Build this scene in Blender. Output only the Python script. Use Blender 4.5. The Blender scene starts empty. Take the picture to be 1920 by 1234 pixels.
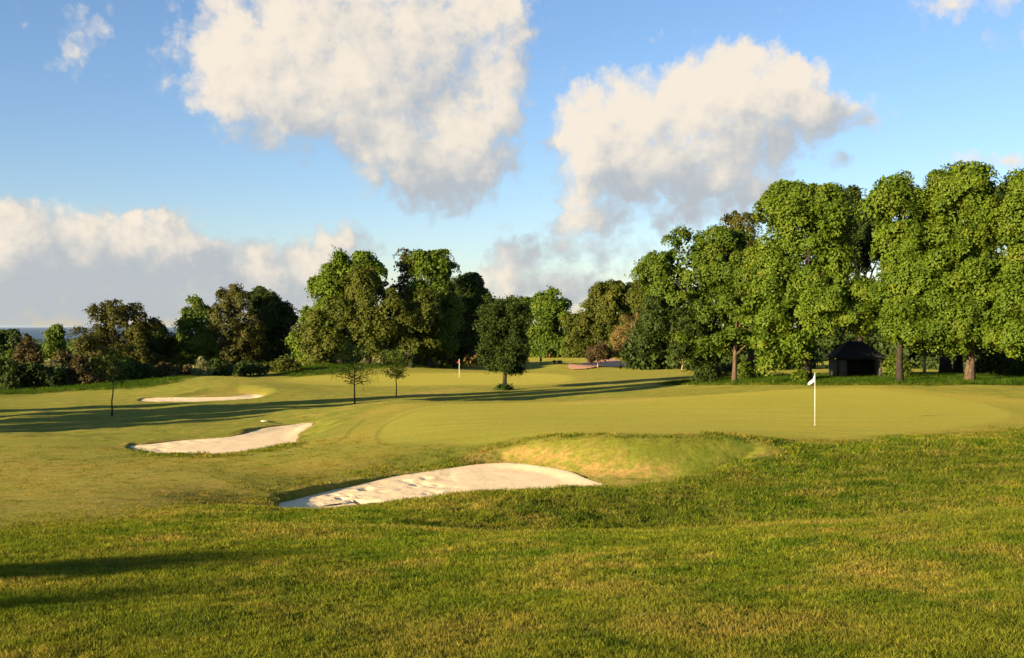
import bpy, math, numpy as np
from mathutils import Vector
R = math.radians
sc = bpy.context.scene
C = sc.collection

# ------------------------------------------------------------------ camera
F = 2059.0          # focal length in pixels of the 1920 px wide photograph
HZ = 612.0          # row of the level line
ZC = 6.0            # height of the lens above the datum
cam_d = bpy.data.cameras.new('camera'); cam = bpy.data.objects.new('camera', cam_d); C.objects.link(cam)
cam_d.sensor_width = 36.0; cam_d.lens = 36.0 * F / 1920.0
cam_d.clip_start = 0.1; cam_d.clip_end = 200000
cam.location = (0, 0, ZC)
cam.rotation_euler = (R(90) - math.atan((617.0 - HZ) / F), 0, 0)
sc.camera = cam

# ------------------------------------------------------------------ light
SUN_EL = 11.5
SUN_DIR = Vector((0.77, 0.64, 0)).normalized()          # where the light travels to
SUN_STRENGTH = 5.0
SKY_STRENGTH = 0.056
EXPOSURE = 1.68
sun_d = bpy.data.lights.new('sun', 'SUN'); sun = bpy.data.objects.new('sun', sun_d); C.objects.link(sun)
sun_d.energy = SUN_STRENGTH; sun_d.angle = R(0.55); sun_d.color = (1.0, 0.80, 0.50)
ldir = Vector((SUN_DIR.x * math.cos(R(SUN_EL)), SUN_DIR.y * math.cos(R(SUN_EL)), -math.sin(R(SUN_EL))))
sun.rotation_euler = ldir.to_track_quat('-Z', 'Y').to_euler()
sun.location = (-40, -40, 40)
sc.view_settings.view_transform = 'Standard'; sc.view_settings.look = 'None'
sc.view_settings.exposure = EXPOSURE; sc.view_settings.gamma = 1.0
sc.cycles.max_bounces = 6; sc.cycles.diffuse_bounces = 3; sc.cycles.transmission_bounces = 3
sc.cycles.transparent_max_bounces = 6; sc.cycles.use_denoising = True


class NT:
    """small helper round a node tree"""
    def __init__(s, nt): s.nt = nt; s.n = nt.nodes; s.l = nt.links
    def add(s, t, **k):
        nd = s.n.new(t)
        for a, b in k.items(): setattr(nd, a, b)
        return nd
    def put(s, sock, v):
        if v is None: return
        if isinstance(v, bpy.types.NodeSocket): s.l.new(v, sock)
        else: sock.default_value = v
    def m(s, op, a, b=None, c=None, clamp=False):
        nd = s.add('ShaderNodeMath', operation=op, use_clamp=clamp)
        s.put(nd.inputs[0], a); s.put(nd.inputs[1], b)
        if c is not None: s.put(nd.inputs[2], c)
        return nd.outputs[0]
    def v(s, op, a, b=None, c=None):
        nd = s.add('ShaderNodeVectorMath', operation=op)
        s.put(nd.inputs[0], a)
        if b is not None: s.put(nd.inputs[1], b)
        if c is not None: s.put(nd.inputs[2], c)
        return nd.outputs['Value'] if op in ('LENGTH', 'DOT_PRODUCT') else nd.outputs[0]
    def ramp(s, x, a, b, lo=0.0, hi=1.0, smooth=True):
        nd = s.add('ShaderNodeMapRange', interpolation_type='SMOOTHSTEP' if smooth else 'LINEAR')
        s.put(nd.inputs[0], x); s.put(nd.inputs[1], a); s.put(nd.inputs[2], b); s.put(nd.inputs[3], lo); s.put(nd.inputs[4], hi)
        return nd.outputs[0]
    def mix(s, f, a, b, t='RGBA', mode='MIX'):
        nd = s.add('ShaderNodeMix', data_type=t)
        if t == 'RGBA':
            nd.blend_type = mode; i = (6, 7); o = 2
        else: i = (2, 3); o = 0
        s.put(nd.inputs[0], f)
        for q, val in zip(i, (a, b)):
            if isinstance(val, (tuple, list)) and len(val) == 3: val = (*val, 1.0)
            s.put(nd.inputs[q], val)
        return nd.outputs[o]
    def noise(s, vec, scale, detail=3.0, rough=0.55, dist=0.0, dims='3D'):
        nd = s.add('ShaderNodeTexNoise', noise_dimensions=dims)
        s.put(nd.inputs['Vector'], vec); nd.inputs['Scale'].default_value = scale
        nd.inputs['Detail'].default_value = detail; nd.inputs['Roughness'].default_value = rough
        nd.inputs['Distortion'].default_value = dist
        return nd.outputs[0]


# ------------------------------------------------------------------ sky
def angles(u, v):
    a = math.atan((u - 960) / F); return math.degrees(a), math.degrees(math.atan((HZ - v) / F * math.cos(a)))

BLOBS = [  # u, v, half width, half height (photo pixels), weight
    # big cloud, upper centre
    (430,120,125,105,1),(540,185,165,110,1),(600,70,230,110,1),(770,50,150,110,.9),(690,190,160,115,.95),(640,-60,320,110,.9),
    (800,250,150,110,.85),(855,330,120,85,1),(770,320,110,80,.8),(945,120,62,120,.85),(915,240,85,110,.8),(940,10,70,80,.8),(870,215,70,60,.6),(845,15,70,60,.6),(862,110,60,75,.55),(700,110,120,80,.6),
    # big cloud, right
    (1125,225,100,100,1),(1250,250,190,120,1),(1390,165,120,85,1.1),(1388,110,50,42,1),(1300,150,60,50,1),(1500,160,50,45,1),(1075,260,50,80,.8),(1470,200,110,95,1.1),(1580,222,95,40,.8),
    (1310,310,220,78,1),(1150,330,130,75,.85),(1080,405,60,62,.9),(1145,425,55,42,.7),(1350,350,120,34,.6),
    (1240,400,60,35,.45),(1300,410,90,40,.6),(1400,365,80,40,.6),(1560,300,40,30,.3),
    # bank low on the left
    (30,470,130,90,1.1),(180,455,150,65,1),(310,445,95,60,1.1),(330,500,230,75,1),(470,520,170,60,.95),(110,530,220,80,.95),
    (625,470,95,50,1),(590,520,120,60,.9),(100,385,65,40,.55),(0,430,60,60,.7),(250,575,420,50,.8),(620,560,300,40,.6),
    # low centre
    (950,500,70,60,.75),(1040,525,140,36,.75),(1000,450,60,50,.5),(1100,480,110,40,.5),(900,545,120,30,.6),(1100,560,200,30,.6),(1250,470,90,50,.35),
    # wisps
    (155,60,60,55,.42),(120,110,50,30,.3),(1800,10,150,36,.5),(1880,60,80,40,.3),(1810,292,50,18,.42),(1890,300,40,16,.45),
    # beyond the picture
    (-500,200,300,160,.9),(-300,520,300,90,.9),(2300,350,300,120,.9),(2600,60,260,150,.9),(2150,560,300,40,.6),(200,-500,400,160,.9),(1300,-400,300,140,.8),
]
sdir = -ldir
def cloud_field():
    g = bpy.data.node_groups.new('cloud_field', 'ShaderNodeTree'); T = NT(g)
    g.interface.new_socket('P', in_out='INPUT', socket_type='NodeSocketVector')
    g.interface.new_socket('S', in_out='OUTPUT', socket_type='NodeSocketFloat')
    g.interface.new_socket('B', in_out='OUTPUT', socket_type='NodeSocketFloat')
    gi = T.add('NodeGroupInput'); go = T.add('NodeGroupOutput')
    P = gi.outputs[0]
    w1 = T.add('ShaderNodeTexNoise', noise_dimensions='2D'); T.put(w1.inputs['Vector'], P); w1.inputs['Scale'].default_value = 0.33
    w1.inputs['Detail'].default_value = 6; w1.inputs['Roughness'].default_value = 0.58
    warp = T.v('MULTIPLY_ADD', w1.outputs['Color'], (1.5, 1.3, 0), (-.75, -.65, 0))
    w2 = T.add('ShaderNodeTexNoise', noise_dimensions='2D'); T.put(w2.inputs['Vector'], P); w2.inputs['Scale'].default_value = 1.3; w2.inputs['Detail'].default_value = 7; w2.inputs['Roughness'].default_value = 0.6
    Q = T.v('ADD', T.v('ADD', P, warp), T.v('MULTIPLY_ADD', w2.outputs['Color'], (1.1, 1.1, 0), (-.55, -.55, 0)))
    inv = 1.0; body = 0.0
    for (u, v, ru, rv, w) in BLOBS:
        a, e = angles(u, v); k = math.degrees(1 / F)
        sx, sy = 1 / (ru * k * 1.35), 1 / (rv * k * 1.35)
        q = T.v('MULTIPLY_ADD', Q, (sx, sy, 0), (-a * sx, -e * sy, 0))
        r = T.v('LENGTH', q)
        b = T.ramp(r, 1.0, 0.1, 1.0, 1.0 - w * .92)
        inv = T.m('MULTIPLY', inv, b)
        body = T.m('ADD', body, T.m('SUBTRACT', 1.0, b))
    vo = T.add('ShaderNodeTexVoronoi', feature='SMOOTH_F1', voronoi_dimensions='2D'); T.put(vo.inputs['Vector'], T.v('ADD', P, T.v('MULTIPLY_ADD', w2.outputs['Color'], (.9, .9, 0), (-.45, -.45, 0))))
    vo.inputs['Scale'].default_value = 0.62; vo.inputs['Detail'].default_value = 3.0; vo.inputs['Roughness'].default_value = 0.55; vo.inputs['Smoothness'].default_value = 0.35
    n = T.m('ADD', T.m('MULTIPLY', T.noise(P, 0.8, 8.0, 0.55, dims='2D'), 0.6), T.m('SUBTRACT', 0.58, T.m('MULTIPLY', vo.outputs['Distance'], 0.62)))
    s = T.m('MULTIPLY', T.m('SUBTRACT', 1.0, inv), 1.32)
    s = T.m('ADD', s, T.m('MULTIPLY', T.m('SUBTRACT', n, 0.5), 1.0))
    T.l.new(s, go.inputs[0])
    T.l.new(T.m('ADD', T.m('SUBTRACT', 1.0, inv), T.m('ADD', T.m('MULTIPLY', body, 0.22), T.m('MULTIPLY', n, 0.45))), go.inputs[1])
    return g

world = bpy.data.worlds.new('World'); sc.world = world; world.use_nodes = True
T = NT(world.node_tree); T.n.clear()
out = T.add('ShaderNodeOutputWorld'); bg = T.add('ShaderNodeBackground')
sky = T.add('ShaderNodeTexSky', sky_type='NISHITA'); sky.sun_disc = False
sky.sun_elevation = R(SUN_EL); sky.sun_rotation = math.atan2(-SUN_DIR.x, -SUN_DIR.y)
sky.air_density = 1.0; sky.dust_density = 0.3; sky.ozone_density = 1.6
tc = T.add('ShaderNodeTexCoord')
sep = T.add('ShaderNodeSeparateXYZ'); T.l.new(tc.outputs['Generated'], sep.inputs[0])
az = T.m('MULTIPLY', T.m('ARCTAN2', sep.outputs[0], sep.outputs[1]), 57.29578)
el = T.m('MULTIPLY', T.m('ARCSINE', sep.outputs[2]), 57.29578)
cmb = T.add('ShaderNodeCombineXYZ'); T.l.new(az, cmb.inputs[0]); T.l.new(el, cmb.inputs[1])
P = cmb.outputs[0]
grp = cloud_field()
def field(p):
    nd = T.add('ShaderNodeGroup'); nd.node_tree = grp; T.put(nd.inputs[0], p); return nd.outputs
F0 = field(P); F1 = field(T.v('ADD', P, (-0.75, 0.55, 0))); F2 = field(T.v('ADD', P, (-2.0, 2.1, 0)))
dens = T.m('POWER', T.ramp(F0[0], 0.10, 1.02), 0.85)
lit = T.m('ADD', T.m('MULTIPLY', T.m('SUBTRACT', F0[1], F1[1]), 0.55), T.m('MULTIPLY', T.m('SUBTRACT', F0[1], F2[1]), 0.50))
lit = T.m('ADD', lit, T.m('MULTIPLY', T.m('SUBTRACT', T.noise(P, 0.36, 6.0, 0.55, dims='2D'), 0.5), 1.25))
lit = T.m('ADD', lit, T.m('MULTIPLY', T.m('SUBTRACT', T.noise(P, 0.8, 8.0, 0.62, dims='2D'), T.noise(T.v('ADD', P, (-0.25, 0.22, 0)), 0.8, 8.0, 0.62, dims='2D')), 0.32))
lit = T.m('ADD', lit, T.ramp(el, 4.5, 10.5, -0.62, 0.12, False))
lit = T.ramp(lit, -0.62, 0.62)
ccol = T.mix(lit, (2.75, 2.95, 3.15), (5.35, 4.75, 3.95))
warm = T.ramp(el, 0.0, 14.0)
skyc = T.mix(1.0, sky.outputs[0], T.mix(warm, (0.90, 0.94, 1.16), (0.82, 0.94, 1.18)), mode='MULTIPLY')
col = T.mix(T.m('MULTIPLY', dens, 0.97), skyc, ccol)
T.l.new(col, bg.inputs['Color']); bg.inputs['Strength'].default_value = SKY_STRENGTH
T.l.new(bg.outputs[0], out.inputs[0])
world.cycles.sampling_method = 'MANUAL'; world.cycles.sample_map_resolution = 512

# ------------------------------------------------------------------ noise and shape maths
def vnoise(x, y, seed=0):
    xi = np.floor(x).astype(np.int64); yi = np.floor(y).astype(np.int64)
    fx = x - xi; fy = y - yi; fx = fx * fx * (3 - 2 * fx); fy = fy * fy * (3 - 2 * fy)
    def h(a, b):
        n = (a * 374761393 + b * 668265263 + seed * 974711) & 0x7fffffff
        n = ((n ^ (n >> 13)) * 1274126177) & 0x7fffffff
        return ((n ^ (n >> 16)) & 0xffff) / 65535.0
    return (h(xi, yi) * (1 - fx) + h(xi + 1, yi) * fx) * (1 - fy) + (h(xi, yi + 1) * (1 - fx) + h(xi + 1, yi + 1) * fx) * fy
def fbm(x, y, octv=4, seed=0, g=0.5):
    s = 0; a = 1; t = 0
    for i in range(octv):
        s = s + a * vnoise(x * 2 ** i + 17.3 * i, y * 2 ** i - 9.1 * i, seed + i); t += a; a *= g
    return s / t - 0.5
def smooth(x, a, b):
    t = np.clip((x - a) / (b - a), 0, 1); return t * t * (3 - 2 * t)

def pt(u, v, drop):                      # photo pixel at a known drop below the lens -> ground plan
    D = drop * F / (v - HZ); return ((u - 960) / F * D, D)

def sdf(px, py, poly, w=None):
    """signed distance, positive inside; w is interpolated at the nearest edge point"""
    poly = np.array(poly, float); n = len(poly); best = np.full(px.shape, 1e18); ww = np.zeros(px.shape); ins = np.zeros(px.shape, bool)
    for i in range(n):
        a = poly[i]; b = poly[(i + 1) % n]; ab = b - a
        t = np.clip(((px - a[0]) * ab[0] + (py - a[1]) * ab[1]) / (ab @ ab), 0, 1)
        d = (px - a[0] - t * ab[0]) ** 2 + (py - a[1] - t * ab[1]) ** 2
        k = d < best; best = np.where(k, d, best)
        if w is not None: ww = np.where(k, w[i] * (1 - t) + w[(i + 1) % n] * t, ww)
        c = (a[1] > py) != (b[1] > py)
        with np.errstate(divide='ignore', invalid='ignore'):
            ins ^= c & (px < (b[0] - a[0]) * (py - a[1]) / (b[1] - a[1] + 1e-12) + a[0])
    d = np.sqrt(best); return (np.where(ins, d, -d), ww) if w is not None else np.where(ins, d, -d)
def catmull(poly, k=6):
    """closed smooth curve through the points (any number of columns)"""
    p = np.array(poly, float); n = len(p); o = []
    for i in range(n):
        p0, p1, p2, p3 = p[i - 1], p[i], p[(i + 1) % n], p[(i + 2) % n]
        for j in range(k):
            t = j / k
            o.append(0.5 * (2 * p1 + (p2 - p0) * t + (2 * p0 - 5 * p1 + 4 * p2 - p3) * t * t + (3 * p1 - p0 - 3 * p2 + p3) * t ** 3))
    return np.array(o)

# ------------------------------------------------------------------ the lie of the land: drops below the lens
CP = [  # photo column, row, drop
 (0,1234,1.85),(960,1234,1.8),(1920,1234,1.72),(0,1100,2.35),(960,1100,2.25),(1920,1100,2.1),(0,1040,2.75),(500,1040,2.7),
 (700,1000,3.1),(1200,1003,3.0),(1500,990,2.95),(1920,958,2.8),(0,980,3.4),(300,965,3.5),(0,930,4.1),(300,930,4.05),(0,890,4.6),
 (200,880,4.65),(450,900,4.4),(0,840,5.0),(150,835,5.05),
 (1200,985,4.5),(1500,975,4.45),(1920,938,4.2),(1500,900,4.33),(1800,880,4.25),(1920,900,4.2),(1500,845,4.15),(1900,815,4.2),(1700,830,4.15),
 (700,965,4.2),(960,950,4.3),(1200,810,3.82),(1400,812,3.92),(1000,812,3.98),(1550,815,4.05),
 (1528,798,4.05),(1100,790,4.05),(800,790,4.2),(1300,760,4.1),(1000,765,4.15),(1700,790,4.1),(1850,790,4.15),(1900,770,4.2),(1500,740,4.15),
 (1600,727,4.15),(1800,745,4.2),(1300,742,4.2),(1100,750,4.2),(960,753,4.2),(850,752,4.25),(750,752,4.35),(640,785,4.6),(690,765,4.45),
 (800,840,4.35),(650,860,4.5),(600,830,4.75),(500,870,4.7),(500,790,5.2),(300,800,5.3),(0,805,5.3),(100,785,5.4),
 (300,770,5.45),(600,762,5.5),(665,762,5.45),(743,748,5.45),(0,760,5.6),(850,748,5.4),(945,733,5.45),(1100,735,5.2),(1250,725,4.9),(1350,715,4.6),
 (1400,712,4.4),(1560,708,4.2),(1700,706,4.2),(1900,712,4.15),(1920,735,4.1),
 (0,735,6.1),(100,722,6.1),(150,735,5.9),(270,754,5.6),(400,756,5.55),(490,749,5.5),(560,728,5.3),(300,735,5.65),(400,705,4.85),(450,709,4.95),(300,715,5.6),
 (550,712,5.5),(860,709,5.6),(700,722,5.5),(1050,705,5.6),(900,723,5.4),(700,700,5.6),(860,695,5.7),(1100,722,5.3),(1100,698,5.7),(560,690,5.2),(620,684,5.0),
 (1185,690,5.8),(1000,692,5.9),(1050,683,5.35),(1090,686,5.6),(1010,686,5.6),(1050,697,6.0),(1030,669,6.6),(1200,669,6.4),(1300,690,5.6),(1560,696,5.0),(1900,696,5.2),(1400,692,5.3),
 (580,692,5.9),(780,685,6.0),(480,698,6.0),(1130,689,6.1),
]
CPD = [  # photo column, distance, drop (hidden or outside the picture)
 (1200,21,4.25),(1500,21,4.1),(1920,21,3.9),(900,22,4.05),(960,70,5.0),(800,70,5.1),(1300,75,4.5),(1050,172,6.3),
 (1130,178,6.4),(1150,203,6.0),(1060,200,6.2),
 (-1500,5,1.8),(-1500,20,3.3),(-1500,60,5.5),(-1500,120,7),(3400,5,1.6),(3400,20,3.0),(3400,60,4.0),(3400,120,5),(960,2,1.6),(960,-4,1.4),(-1500,-4,1.6),(3400,-4,1.3),
 (0,160,7.5),(0,200,9.5),(960,300,8),(-1500,300,14),(3400,300,6),(0,300,14),(500,300,10),(500,200,7.5),(1500,300,6.5),(1900,200,5.6),(1400,200,5.8),
]
# hollows: rim (column, row, drop, width of the bank), floor (distance, drop, distance, drop)
HOLLOW = [
 dict(rim=[(500,938,4.62,.25),(507,950,4.48,.3),(540,960,4.44,.35),(600,958,4.42,.45),(700,946,4.42,.5),(790,932,4.42,.5),(870,926,4.42,.5),(960,925,4.42,.5),(1050,919,4.42,.55),(1130,911,4.43,.7),(1250,904,4.42,1.0),
      (1350,888,4.32,1.4),(1425,864,4.15,1.8),(1458,842,3.98,2.0),(1425,827,3.84,2.2),(1300,821,3.70,2.4),(1200,820,3.66,2.2),(1100,819,3.72,2.0),(1000,826,3.95,1.5),
      (935,842,4.3,1.4),(880,861,4.5,.6),(820,876,4.58,.3),(750,888,4.60,.22),(680,899,4.62,.2),(600,909,4.60,.2),(538,925,4.62,.2)], floor=(30,4.84,36.5,4.64)),
 dict(rim=[(234,835,5.28,.2),(250,844,5.15,.3),(290,851,5.07,.35),(350,853,5.03,.4),(420,851,4.98,.4),(500,842,4.95,.45),(555,828,4.9,.7),(610,808,4.75,1.4),(645,792,4.62,2.0),(630,784,4.68,2.0),
      (605,787,4.95,1.2),(588,791,5.06,.5),(500,796,5.03,.5),(430,812,5.15,.35),(340,819,5.19,.3),(272,828,5.24,.2)], floor=(46,5.36,57,5.18)),
 dict(rim=[(256,749,5.68,.3),(275,752,5.62,.4),(320,752.5,5.6,.5),(400,751.5,5.56,.5),(470,747,5.5,.6),(502,741,5.42,1.0),(520,730,5.2,1.8),(470,721,5.0,2.0),(420,722,5.03,2.0),(370,732,5.38,1.5),(320,742,5.58,.5),(280,745,5.66,.3)], floor=(80,5.85,92,5.66)),
]
for h in HOLLOW: CP += [(a, b, c) for a, b, c, w in h['rim']]
xs, ys, ds = [], [], []
for u, v, d in CP: x, y = pt(u, v, d); xs.append(x); ys.append(y); ds.append(d)
for u, D, d in CPD: xs.append((u - 960) / F * D if abs(u - 960) < 1200 else (u - 960) / F * (D + 12)); ys.append(D); ds.append(d)
def warpc(x, y): y = np.maximum(y, -9); return np.stack([x / (y + 15), 1.1 * np.log(y + 15)], -1)
cps = warpc(np.array(xs), np.array(ys)); ds = np.array(ds)
def tps(r2): return np.where(r2 > 1e-12, 0.5 * r2 * np.log(r2 + 1e-12), 0)
n = len(cps); r2 = ((cps[:, None] - cps[None]) ** 2).sum(-1)
A = np.zeros((n + 3, n + 3)); A[:n, :n] = tps(r2) + np.eye(n) * 2e-5; A[:n, n] = 1; A[:n, n + 1:] = cps; A[n:, :n] = A[:n, n:].T
sol = np.linalg.solve(A, np.concatenate([ds, np.zeros(3)]))
def base_drop(x, y):
    shp = np.shape(x); x = np.ravel(x); y = np.ravel(y); o = np.empty(len(x))
    for i in range(0, len(x), 40000):
        q = warpc(x[i:i + 40000], np.minimum(y[i:i + 40000], 300.0))
        r = ((q[:, None] - cps[None]) ** 2).sum(-1)
        o[i:i + 40000] = tps(r) @ sol[:n] + sol[n] + q @ sol[n + 1:]
    far = np.maximum(y - 300, 0); o = np.clip(o, 1.0, 16) + 93 * (1 - np.exp(-far / 3800))
    return o.reshape(shp)
for h in HOLLOW:
    c = catmull([(*pt(u, v, d), w) for u, v, d, w in h['rim']], 5); h['poly'] = c[:, :2]; h['w'] = c[:, 2]
    d0, f0, d1, f1 = h['floor']; h['f'] = (lambda y, d0=d0, f0=f0, d1=d1, f1=f1: f0 + (f1 - f0) * (y - d0) / (d1 - d0))
def drop(x, y):
    o = base_drop(x, y)
    for h in HOLLOW:
        x0, y0 = h['poly'].min(0); x1, y1 = h['poly'].max(0)
        k = (x > x0) & (x < x1) & (y > y0) & (y < y1)
        if not k.any(): continue
        s, w = sdf(x[k], y[k], h['poly'], h['w'])
        o[k] = o[k] + (np.maximum(h['f'](y[k]), o[k]) - o[k]) * smooth(s, 0, w)
    return o
def ground(x, y): return float(ZC - drop(np.array([x], float), np.array([y], float))[0])
_D = np.exp(np.linspace(math.log(4), math.log(300), 1500))
def hit(u, v):
    """ground plan point that photo pixel (u, v) shows"""
    d = drop((u - 960) / F * _D, _D); row = HZ + d / _D * F
    k = np.nonzero(row <= v)[0]; D = _D[k[0]] if len(k) else 300.0
    return ((u - 960) / F * D, float(D))
def hits(lst): return [hit(u, v) for u, v in lst]

SAND = [
 dict(px=[(510,943),(532,964),(600,968),(700,954),(790,940),(870,934),(960,933),(1050,926),(1128,912),(1095,899),(1060,886),(1010,876),(960,871),(905,873),(850,880),(800,887),(740,894),(680,905),(600,921),(545,934)], h=0),
 dict(px=[(241,836),(290,856),(350,860),(420,858),(500,850),(548,834),(560,815),(585,795),(540,799),(500,804),(430,819),(340,825),(275,832)], h=1),
 dict(px=[(262,750),(320,757),(400,757),(470,751),(494,742.5),(470,741),(440,744.5),(380,746),(320,746),(280,747)], h=2),
]
for s in SAND:
    f = HOLLOW[s['h']]['f']; o = []
    for u, v in s['px']:
        d = 5.0
        for _ in range(30): d = float(f(d * F / (v - HZ)))
        o.append(pt(u, v, d))
    s['poly'] = catmull(o, 5)
PINK = catmull(hits([(1062,689),(1090,683),(1103,677),(1130,672),(1160,676),(1190,683),(1160,689),(1110,692)]), 4)

# zones of turf, in plan
GREEN = catmull(hits([(1000,818),(900,835),(790,832),(712,828),(706,805),(730,782),(790,764),(900,757),(1000,755),(1150,752),(1300,742),(1450,732),(1600,728),(1700,736),(1820,752),(1895,772),(1898,786),(1820,802),(1700,813),(1600,820),(1500,822),(1400,818),(1200,815)]), 5)
FARGREEN = catmull(hits([(520,716),(700,724),(860,722),(1000,722),(1080,712),(1060,703),(960,699),(860,699),(700,702),(560,706)]), 5)
FRINGE = catmull(hits([(600,842),(640,815),(672,790),(720,768),(800,756),(960,754),(800,800),(700,842),(560,868),(300,880)]), 4)
FAIR = catmull(hits([(-400,824),(0,820),(150,826),(232,840),(290,856),(430,857),(560,834),(640,795),(700,768),(760,756),(960,754),(1300,742),(1600,724),(1700,730),(1990,760),(1960,800),(1600,826),(1440,820),(1000,822),(900,842),(800,872),(640,900),(500,930),(300,962),(100,990),(-400,990)]), 5)
DRYF = catmull(hits([(870,868),(915,845),(985,834),(1060,838),(1150,858),(1230,872),(1290,884),(1230,903),(1130,911),(1060,886),(960,870)]), 4)
FACE = catmull(hits([(900,866),(935,846),(1000,830),(1100,824),(1200,825),(1300,826),(1420,832),(1450,842),(1420,860),(1340,886),(1250,903),(1130,911),(1060,886),(960,870)]), 4)

# ------------------------------------------------------------------ materials
def mat(name, base, rough=0.85, spec=0.2):
    m = bpy.data.materials.new(name); m.use_nodes = True; T = NT(m.node_tree)
    b = T.n['Principled BSDF']; T.put(b.inputs['Base Color'], (*base, 1) if len(base) == 3 else base)
    b.inputs['Roughness'].default_value = rough; b.inputs['Specular IOR Level'].default_value = spec
    return m, T, b

def turf_group():
    """colour of the grass from where it grows and the zone values"""
    g = bpy.data.node_groups.new('turf_colour', 'ShaderNodeTree'); T = NT(g)
    for nme in ('green', 'fair', 'dry', 'lush'): g.interface.new_socket(nme, in_out='INPUT', socket_type='NodeSocketFloat')
    g.interface.new_socket('pos', in_out='INPUT', socket_type='NodeSocketVector')
    g.interface.new_socket('Color', in_out='OUTPUT', socket_type='NodeSocketColor')
    gi = T.add('NodeGroupInput'); go = T.add('NodeGroupOutput'); P = gi.outputs['pos']
    n1 = T.noise(P, 0.22, 4, 0.6); n2 = T.noise(P, 1.1, 5, 0.65); n3 = T.noise(P, 6.0, 4, 0.65); n4 = T.noise(P, 0.06, 3, 0.5)
    rough = T.mix(T.ramp(n2, 0.32, 0.62), (0.052, 0.098, 0.008), (0.130, 0.152, 0.014))
    rough = T.mix(T.m('MULTIPLY', T.ramp(T.m('ADD', T.m('MULTIPLY', n2, .35), T.m('MULTIPLY', T.noise(T.v('ADD', P, (40, 9, 3)), 0.55, 6, .68), .65)), 0.46, 0.64), 0.8), rough, (0.260, 0.190, 0.046))
    rough = T.mix(T.m('MULTIPLY', T.ramp(n1, 0.35, 0.65), 0.45), rough, (0.120, 0.118, 0.018))
    fair = T.mix(T.ramp(n1, 0.36, 0.62), (0.068, 0.098, 0.009), (0.138, 0.124, 0.014))
    fair = T.mix(T.m('MULTIPLY', T.ramp(T.noise(T.v('ADD', P, (7, 3, 0)), 0.16, 5, .65), 0.46, 0.66), 0.75), fair, (0.205, 0.140, 0.022))
    sv = T.v('MULTIPLY', P, (0.5, 3.0, 0)); n5 = T.noise(sv, 0.35, 4, 0.6)
    green = T.mix(T.ramp(n5, 0.36, 0.64), (0.098, 0.122, 0.012), (0.146, 0.145, 0.018))
    green = T.mix(T.m('MULTIPLY', T.ramp(T.noise(P, 0.9, 6, .7), .5, .72), .35), green, (0.100, 0.130, 0.016))
    green = T.mix(T.m('MULTIPLY', T.ramp(n4, 0.42, 0.62), 0.5), green, (0.104, 0.128, 0.012))
    dry = T.mix(T.ramp(T.m('ADD', T.m('MULTIPLY', n2, .5), T.m('MULTIPLY', T.noise(P, 3.5, 5, .7), .5)), 0.42, 0.56), (0.30, 0.190, 0.060), (0.165, 0.160, 0.024))
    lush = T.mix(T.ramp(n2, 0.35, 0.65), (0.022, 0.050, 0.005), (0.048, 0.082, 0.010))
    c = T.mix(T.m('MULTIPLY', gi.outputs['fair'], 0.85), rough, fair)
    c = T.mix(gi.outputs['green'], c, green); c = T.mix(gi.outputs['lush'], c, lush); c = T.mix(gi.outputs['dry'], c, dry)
    c = T.mix(1.0, c, T.mix(T.ramp(n3, 0.3, 0.7), (0.80, 0.80, 0.80), (1.2, 1.2, 1.2)), mode='MULTIPLY')
    T.l.new(c, go.inputs[0]); return g
TURF = turf_group()
def turf_mat():
    m, T, b = mat('turf', (1, 1, 1), 0.95, 0.05)
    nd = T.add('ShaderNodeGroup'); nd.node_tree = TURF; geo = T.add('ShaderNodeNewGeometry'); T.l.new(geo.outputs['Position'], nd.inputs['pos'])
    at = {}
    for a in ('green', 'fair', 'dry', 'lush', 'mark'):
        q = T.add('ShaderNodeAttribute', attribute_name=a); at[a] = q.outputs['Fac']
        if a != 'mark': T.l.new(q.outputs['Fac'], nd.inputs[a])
    # far land: fields and woods beyond the course
    sp = T.add('ShaderNodeSeparateXYZ'); T.l.new(geo.outputs['Position'], sp.inputs[0])
    farf = T.ramp(sp.outputs[1], 260, 420)
    fl = T.mix(T.ramp(T.noise(T.v('MULTIPLY', geo.outputs['Position'], (1, 1, 0)), 0.0022, 4, 0.6), 0.47, 0.53), (0.025, 0.045, 0.018), (0.06, 0.075, 0.035))
    c = T.mix(farf, nd.outputs[0], fl)
    c = T.mix(T.m('MULTIPLY', at['mark'], 0.8), c, (0.030, 0.050, 0.008))
    T.l.new(c, b.inputs['Base Color'])
    P = geo.outputs['Position']
    hgt = T.m('ADD', T.m('MULTIPLY', T.noise(P, 34, 3, 0.7), 0.035), T.m('MULTIPLY', T.noise(P, 9, 3, 0.6), 0.05))
    bump = T.add('ShaderNodeBump'); T.l.new(hgt, bump.inputs['Height'])
    short = T.m('MAXIMUM', at['green'], T.m('MULTIPLY', at['fair'], 0.75))
    T.put(bump.inputs['Strength'], T.m('SUBTRACT', 1.0, T.m('MULTIPLY', short, 0.55))); bump.inputs['Distance'].default_value = 0.9
    T.l.new(bump.outputs[0], b.inputs['Normal'])
    T.l.new(T.ramp(sp.outputs[1], 230, 330, 0.13, 0.0), b.inputs['Sheen Weight']); b.inputs['Sheen Roughness'].default_value = 0.5; b.inputs['Sheen Tint'].default_value = (0.90, 0.76, 0.14, 1)
    return m
M_TURF = turf_mat()

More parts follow.
